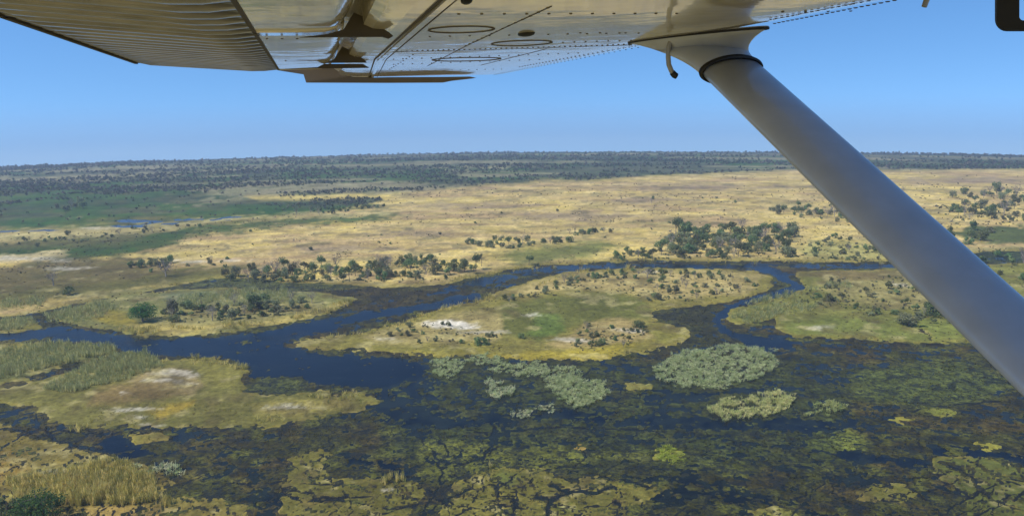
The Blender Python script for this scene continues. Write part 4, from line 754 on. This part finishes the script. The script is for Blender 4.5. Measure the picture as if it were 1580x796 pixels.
# --- trailing surfaces: smooth nose panels and corrugated skins
def along(p0, p1):
    (sa, ca), (sb, cb) = sc_of(*p0), sc_of(*p1); return lambda s: ca+(cb-ca)*(s-sa)/(sb-sa)
hinge = along((360, 0), (430, 108)); nose = along((550, 0), (516, 98)); SEND = sc_of(430, 108)[0]
e1 = at_span(210, 95, SEND)-EYE; TC1, TN = float(e1@CH), float(e1@NW)-HW
e0 = on_skin(0, 18, TN)-EYE; TS0, TC0 = float(e0@SP), float(e0@CH)
def trail(s): return TC0+(TC1-TC0)*(s-TS0)/(SEND-TS0), TN
def surface(s0, s1, noseround):
    n = 24; V, Fs = [], []
    prof = [(0.0, 0.0), (0.30, 0.0), (0.62, 0.0), (0.82, 0.001), (0.93, 0.006), (1.0, 0.018), (1.03, 0.04), (0.98, 0.075), (0.7, 0.10), (0.0, 0.11)]
    for i in range(n+1):
        s = s0+(s1-s0)*i/n; c0 = hinge(s); c1 = nose(s)+0.004
        bulge = noseround*(1-((i/n)*2-1)**6)
        for f_, u_ in prof: V.append(W(s, c0+(c1-c0)*f_+bulge*f_-noseround*f_, u_))
    k = len(prof)
    for i in range(n):
        for j in range(k-1): Fs.append((i*k+j, i*k+j+1, (i+1)*k+j+1, (i+1)*k+j))
    Fs.append(tuple(range(k))); Fs.append(tuple(range(n*k, (n+1)*k))[::-1]); return V, Fs
RIB_SHADE = []                                       # rib shading painted into the colour: light crests, dark grooves
def corrugated(s0, s1, pitch=0.098):
    V, Fs = [], []; RIB_SHADE.clear(); step = pitch/10; n = int(round((s1-s0)/step)); m_ = 10
    for i in range(n+1):
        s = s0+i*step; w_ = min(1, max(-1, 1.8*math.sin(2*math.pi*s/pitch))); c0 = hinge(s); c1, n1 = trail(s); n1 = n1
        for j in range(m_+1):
            ph = (s/pitch) % 1.0; g0 = 0.26 if 0.02 < ph < 0.30 else 0.045 if 0.5 < ph < 0.92 else 0.10; RIB_SHADE.append(g0*(1+0.25*float(noise(np.array([s*37.0]), np.array([j*0.9]), 1.0, 77)[0]))); f_ = j/m_; e = min(1, f_*6, ); am = 0.016*e*min(1, (1.0-f_)*9+0.12)
            V.append(W(s, c0+(c1-c0)*f_, n1*f_-0.003+(0.003 if j == 0 else 0)-am*w_*0.6))
    k = m_+1
    for i in range(n):
        for j in range(m_): Fs.append((i*k+j, i*k+j+1, (i+1)*k+j+1, (i+1)*k+j))
    b0 = len(V); RIB_SHADE.extend([0.15]*8)
    for s in (s0, s0+n*step):
        c0 = hinge(s); c1, n1 = trail(s); V += [W(s, c0, 0.11), W(s, c1-0.004, n1+0.006), W(s, c1-0.004, n1-0.006), W(s, c0, 0.0)]
    Fs += [(b0, b0+1, b0+5, b0+4), (b0, b0+3, b0+2, b0+1), (b0+4, b0+5, b0+6, b0+7)]
    return V, Fs
SF = 11.75*h
for nm, s0, s1 in (('flap', -3*h, SF), ('aileron', SF+0.012, SEND)):
    V, Fs = surface(s0, s1, 0.012); o = pmesh(nm, V, Fs, M_SKIN, smooth=False)
    for p in o.data.polygons: p.use_smooth = len(p.vertices) == 4
    V, Fs = corrugated(s0, s1); c_ = pmesh('corrugated_skin', V, Fs, M_CORR, o, smooth=True, cols=np.array(RIB_SHADE)[:, None]*[1.0, 0.97, 0.92])
    V = []; Fs = []
    for s in np.linspace(s0, s1, 20): V += [W(s, hinge(s)-0.004, -0.0015), W(s, hinge(s)+0.004, -0.0015), W(s, hinge(s)+0.004, 0.002), W(s, hinge(s)-0.004, 0.002)]
    for i in range(19): a = 4*i; Fs += [(a, a+1, a+5, a+4), (a+1, a+2, a+6, a+5), (a+3, a, a+4, a+7)]
    pmesh('hinge_strip', V, Fs, M_RIVET, o)
    V = []; Fs = []
    for s in np.linspace(s0, s1, 20): c1, n1 = trail(s); V += [W(s, c1-0.006, n1-0.010), W(s, c1+0.006, n1-0.011), W(s, c1+0.006, n1+0.002), W(s, c1-0.006, n1+0.002)]
    for i in range(19): a = 4*i; Fs += [(a, a+1, a+5, a+4), (a+1, a+2, a+6, a+5), (a+3, a, a+4, a+7)]
    pmesh('trailing_edge', V, Fs, M_DARK, o)
# cove between wing and trailing surfaces, with its brackets
V = []; Fs = []
for s in np.array([-3, 5, 10, 15, 20, 24, 29.5])*h: V += [W(s, CS+0.002, 0.0), W(s, CS-0.03, 0.001), W(s, 0.72*h, 0.004), W(s, 0.60*h, 0.012), W(s, 0.55*h, 0.08), W(s, -0.1*h, 0.085)]
for i in range(6):
    for j in range(5): a = i*6+j; Fs.append((a, a+1, a+7, a+6))
pmesh('rear_skin', V, Fs, M_SKIN, wing, smooth=False)
def plate(name, pts, s, m, parent=plane, thick=0.012):
    V = [at_span(x, y, s) for x, y in pts]; V = V+[v+SP*thick for v in V]; n = len(pts)
    Fs = [tuple(range(n)), tuple(range(n, 2*n))[::-1]]+[(i, (i+1) % n, n+(i+1) % n, n+i) for i in range(n)]
    return pmesh(name, V, Fs, m, parent)
plate('hinge_bracket', [(546, 20), (560, 26), (600, 50), (607, 56), (600, 60), (590, 57), (505, 57.5), (462, 58), (505, 53), (530, 46)], 11.55*h, M_DARK)
plate('hinge_bracket', [(528, 72), (540, 78), (562, 92), (566, 97), (545, 97), (500, 97.5), (515, 92)], 18.2*h, M_DARK)
plate('hinge_bracket', [(500, 99), (560, 99), (570, 105), (430, 107), (490, 104)], 20.6*h, M_DARK)
# drooped tip
plate('wing_tip', [(405, 103), (430, 108), (468, 114), (472, 127), (600, 127.5), (688, 127), (700, 124.5), (735, 120.5), (725, 118.5), (690, 119), (600, 119.5), (575, 120), (520, 106), (430, 100)], 30.4*h, M_TIP, wing, 0.12)
plate('tip_plate', [(515, 106), (568, 105), (570, 119), (545, 119), (530, 115)], 29.9*h, M_WHITE, wing, 0.01)
plate('tip_plate', [(568, 105), (574, 105), (575, 120), (569, 120)], 29.8*h, M_BLACK, wing, 0.02)
# --- strut
VS = unit(ray(278, -689))                     # direction of the strut, up and outward
A0 = on_skin(1075, 58); tC = unit(CH-VS*(CH@VS)); tB = unit(np.cross(VS, tC))
def ring_at(c, a, b_, u, v, n=28): return [c+u*a*math.cos(2*math.pi*i/n)+v*b_*math.sin(2*math.pi*i/n) for i in range(n)]
def loft(rings):
    n = len(rings[0]); V = [p for r in rings for p in r]; Fs = []
    for i in range(len(rings)-1):
        for j in range(n): Fs.append((i*n+j, i*n+(j+1) % n, (i+1)*n+(j+1) % n, (i+1)*n+j))
    Fs.append(tuple(range(n))[::-1]); Fs.append(tuple(range((len(rings)-1)*n, len(rings)*n))); return V, Fs
SA, SB = 0.076, 0.030
def spoint(px, py):
    """point of the strut's axis seen at this pixel"""
    r = ray(px, py); A = np.stack([r, VS], 1); sol = np.linalg.lstsq(A, A0-EYE, rcond=None)[0]; return A0-VS*sol[1]
cs = spoint(1127, 107)
V, Fs = loft([ring_at(cs+VS*0.03-VS*l_, SA, SB, tC, tB, 40) for l_ in (0, 0.3, 0.6, 1.0, 1.4, 1.8, 2.3)])
st = pmesh('strut', V, Fs, M_STRUT, smooth=False); st['label'] = 'grey white streamlined wing strut'
for p in st.data.polygons: p.use_smooth = len(p.vertices) == 4
bL, bR = on_skin(972, 67), on_skin(1184, 43); bc = (bL+bR)/2; bu = (bR-bL)/2; bv = unit(np.cross(bu, NW))*0.05
rings = []
for i in range(12):
    t_ = i/11; e = t_**2.6; c = cs+VS*0.0+(A0*0.45+bc*0.55-cs)*t_ if t_ < 1 else bc
    c = cs*(1-t_)+bc*t_+ (A0-bc)*0.35*math.sin(math.pi*t_)
    u = tC*SA*1.02*(1-e)+bu*e; v = tB*SB*1.1*(1-e)+bv*e; rings.append(ring_at(c, 1, 1, u, v, 40))
rings.append([p+NW*0.004 for p in rings[-1]])
V, Fs = loft(rings); cu = pmesh('strut_fairing', V, Fs, M_STRUT, smooth=False)
for p in cu.data.polygons: p.use_smooth = len(p.vertices) == 4
V, Fs = loft([ring_at(bc+NW*n_, 1, 1, bu*k_, bv*k_, 40) for n_, k_ in ((-0.003, 0.99), (-0.003, 1.01), (0.002, 1.01))]); pmesh('fairing_seal', V, Fs, M_BLACK, cu)
# black seal where the fairing meets the strut
V, Fs = [], []; n = 40; cc = cs-VS*0.004
base = ring_at(cc, SA+0.0035, SB+0.0035, tC, tB, n)
for i in range(n):
    rad = unit(base[i]-cc)
    for j in range(8): a = 2*math.pi*j/8; V.append(base[i]+rad*0.005*math.cos(a)+VS*0.007*math.sin(a))
for i in range(n):
    for j in range(8): Fs.append((i*8+j, i*8+(j+1) % 8, ((i+1) % n)*8+(j+1) % 8, ((i+1) % n)*8+j))
pmesh('strut_seal', V, Fs, M_BLACK, cu, smooth=True)
# vent tube hanging from the wing
tt_ = 13.1*h; pts = [at_span(x, y, tt_) for x, y in ((1036, 50), (1036, 60), (1032, 72), (1031, 88), (1032, 100), (1036, 110), (1041, 116))]
V, Fs = tube(pts, [0.0062]*7, 10); vt = pmesh('vent_tube', V, Fs, M_TUBE, smooth=True)
pts = [at_span(x, y, tt_) for x, y in ((1037, 112), (1041, 116.5), (1044, 118))]; V, Fs = tube(pts, [0.0075, 0.0080, 0.0075], 10); pmesh('tube_tip', V, Fs, M_BLACK, vt)
pts = [at_span(x, y, 8.4*h) for x, y in ((1446, -40), (1432, -6), (1426, 11))]; V, Fs = tube(pts, [0.009, 0.005, 0.0045], 10); pmesh('pitot_tube', V, Fs, M_TUBE)
# black catch frame of the window, close to the viewer
def rrect(x0, y0, x1, y1, r_, n=6):
    out = []
    for cx_, cy_, a0 in ((x1-r_, y0+r_, -90), (x1-r_, y1-r_, 0), (x0+r_, y1-r_, 90), (x0+r_, y0+r_, 180)):
        for i in range(n+1): a = math.radians(a0+90*i/n); out.append((cx_+r_*math.cos(a), cy_+r_*math.sin(a)))
    return out
def at_depth(px, py, d): r = ray(px, py); return EYE+r*d
o1 = rrect(1535, -75, 1700, 49, 18); i1 = rrect(1573, -50, 1670, 32, 6); o0 = rrect(1538, -72, 1697, 46, 16); dd = 0.55
n = len(o1); V = [at_depth(x, y, dd+.004) for x, y in o1]+[at_depth(x, y, dd) for x, y in o0]+[at_depth(x, y, dd) for x, y in i1]+[at_depth(x, y, dd+0.022) for x, y in i1]+[at_depth(x, y, dd+0.022) for x, y in o1]
Fs = []
for l_ in range(4):
    for i in range(n): Fs.append((l_*n+i, l_*n+(i+1) % n, (l_+1)*n+(i+1) % n, (l_+1)*n+i))
for i in range(n): Fs.append((4*n+i, 4*n+(i+1) % n, (i+1) % n, i))
pmesh('window_catch', V, Fs, M_BLACK)
# ------------------------------------------------------------------ haze
G_ = np.linspace(-5200, 5200, 27); gx_, gy_ = np.meshgrid(G_, G_, indexing='ij'); n = 27
top = np.stack([gx_, gy_, H+3.5-(gx_**2+gy_**2)/(2*RE)], -1).reshape(-1, 3); bot = top.copy(); bot[:, 2] = -560
V = np.concatenate([top, bot]); i_ = np.arange(n*n).reshape(n, n)
f1 = np.stack([i_[:-1, :-1], i_[1:, :-1], i_[1:, 1:], i_[:-1, 1:]], -1).reshape(-1, 4)
def side(e): return np.stack([e[:-1]+n*n, e[1:]+n*n, e[1:], e[:-1]], -1)
Fh = np.concatenate([f1, f1[:, ::-1]+n*n, side(i_[:, 0]), side(i_[::-1, -1]), side(i_[-1, :]), side(i_[0, ::-1])])
m = bpy.data.materials.new('thin_air'); m.use_nodes = True; t = m.node_tree; t.nodes.clear()
o_ = t.nodes.new('ShaderNodeOutputMaterial'); v_ = t.nodes.new('ShaderNodeVolumePrincipled'); v_.inputs['Density'].default_value = 0.00018; v_.inputs['Color'].default_value = (0.60, 0.74, 0.95, 1); v_.inputs['Anisotropy'].default_value = 0.1
t.links.new(v_.outputs[0], o_.inputs['Volume'])
tag(mesh('haze', V, Fh, m), 'thin bluish haze over the delta', kind='stuff')
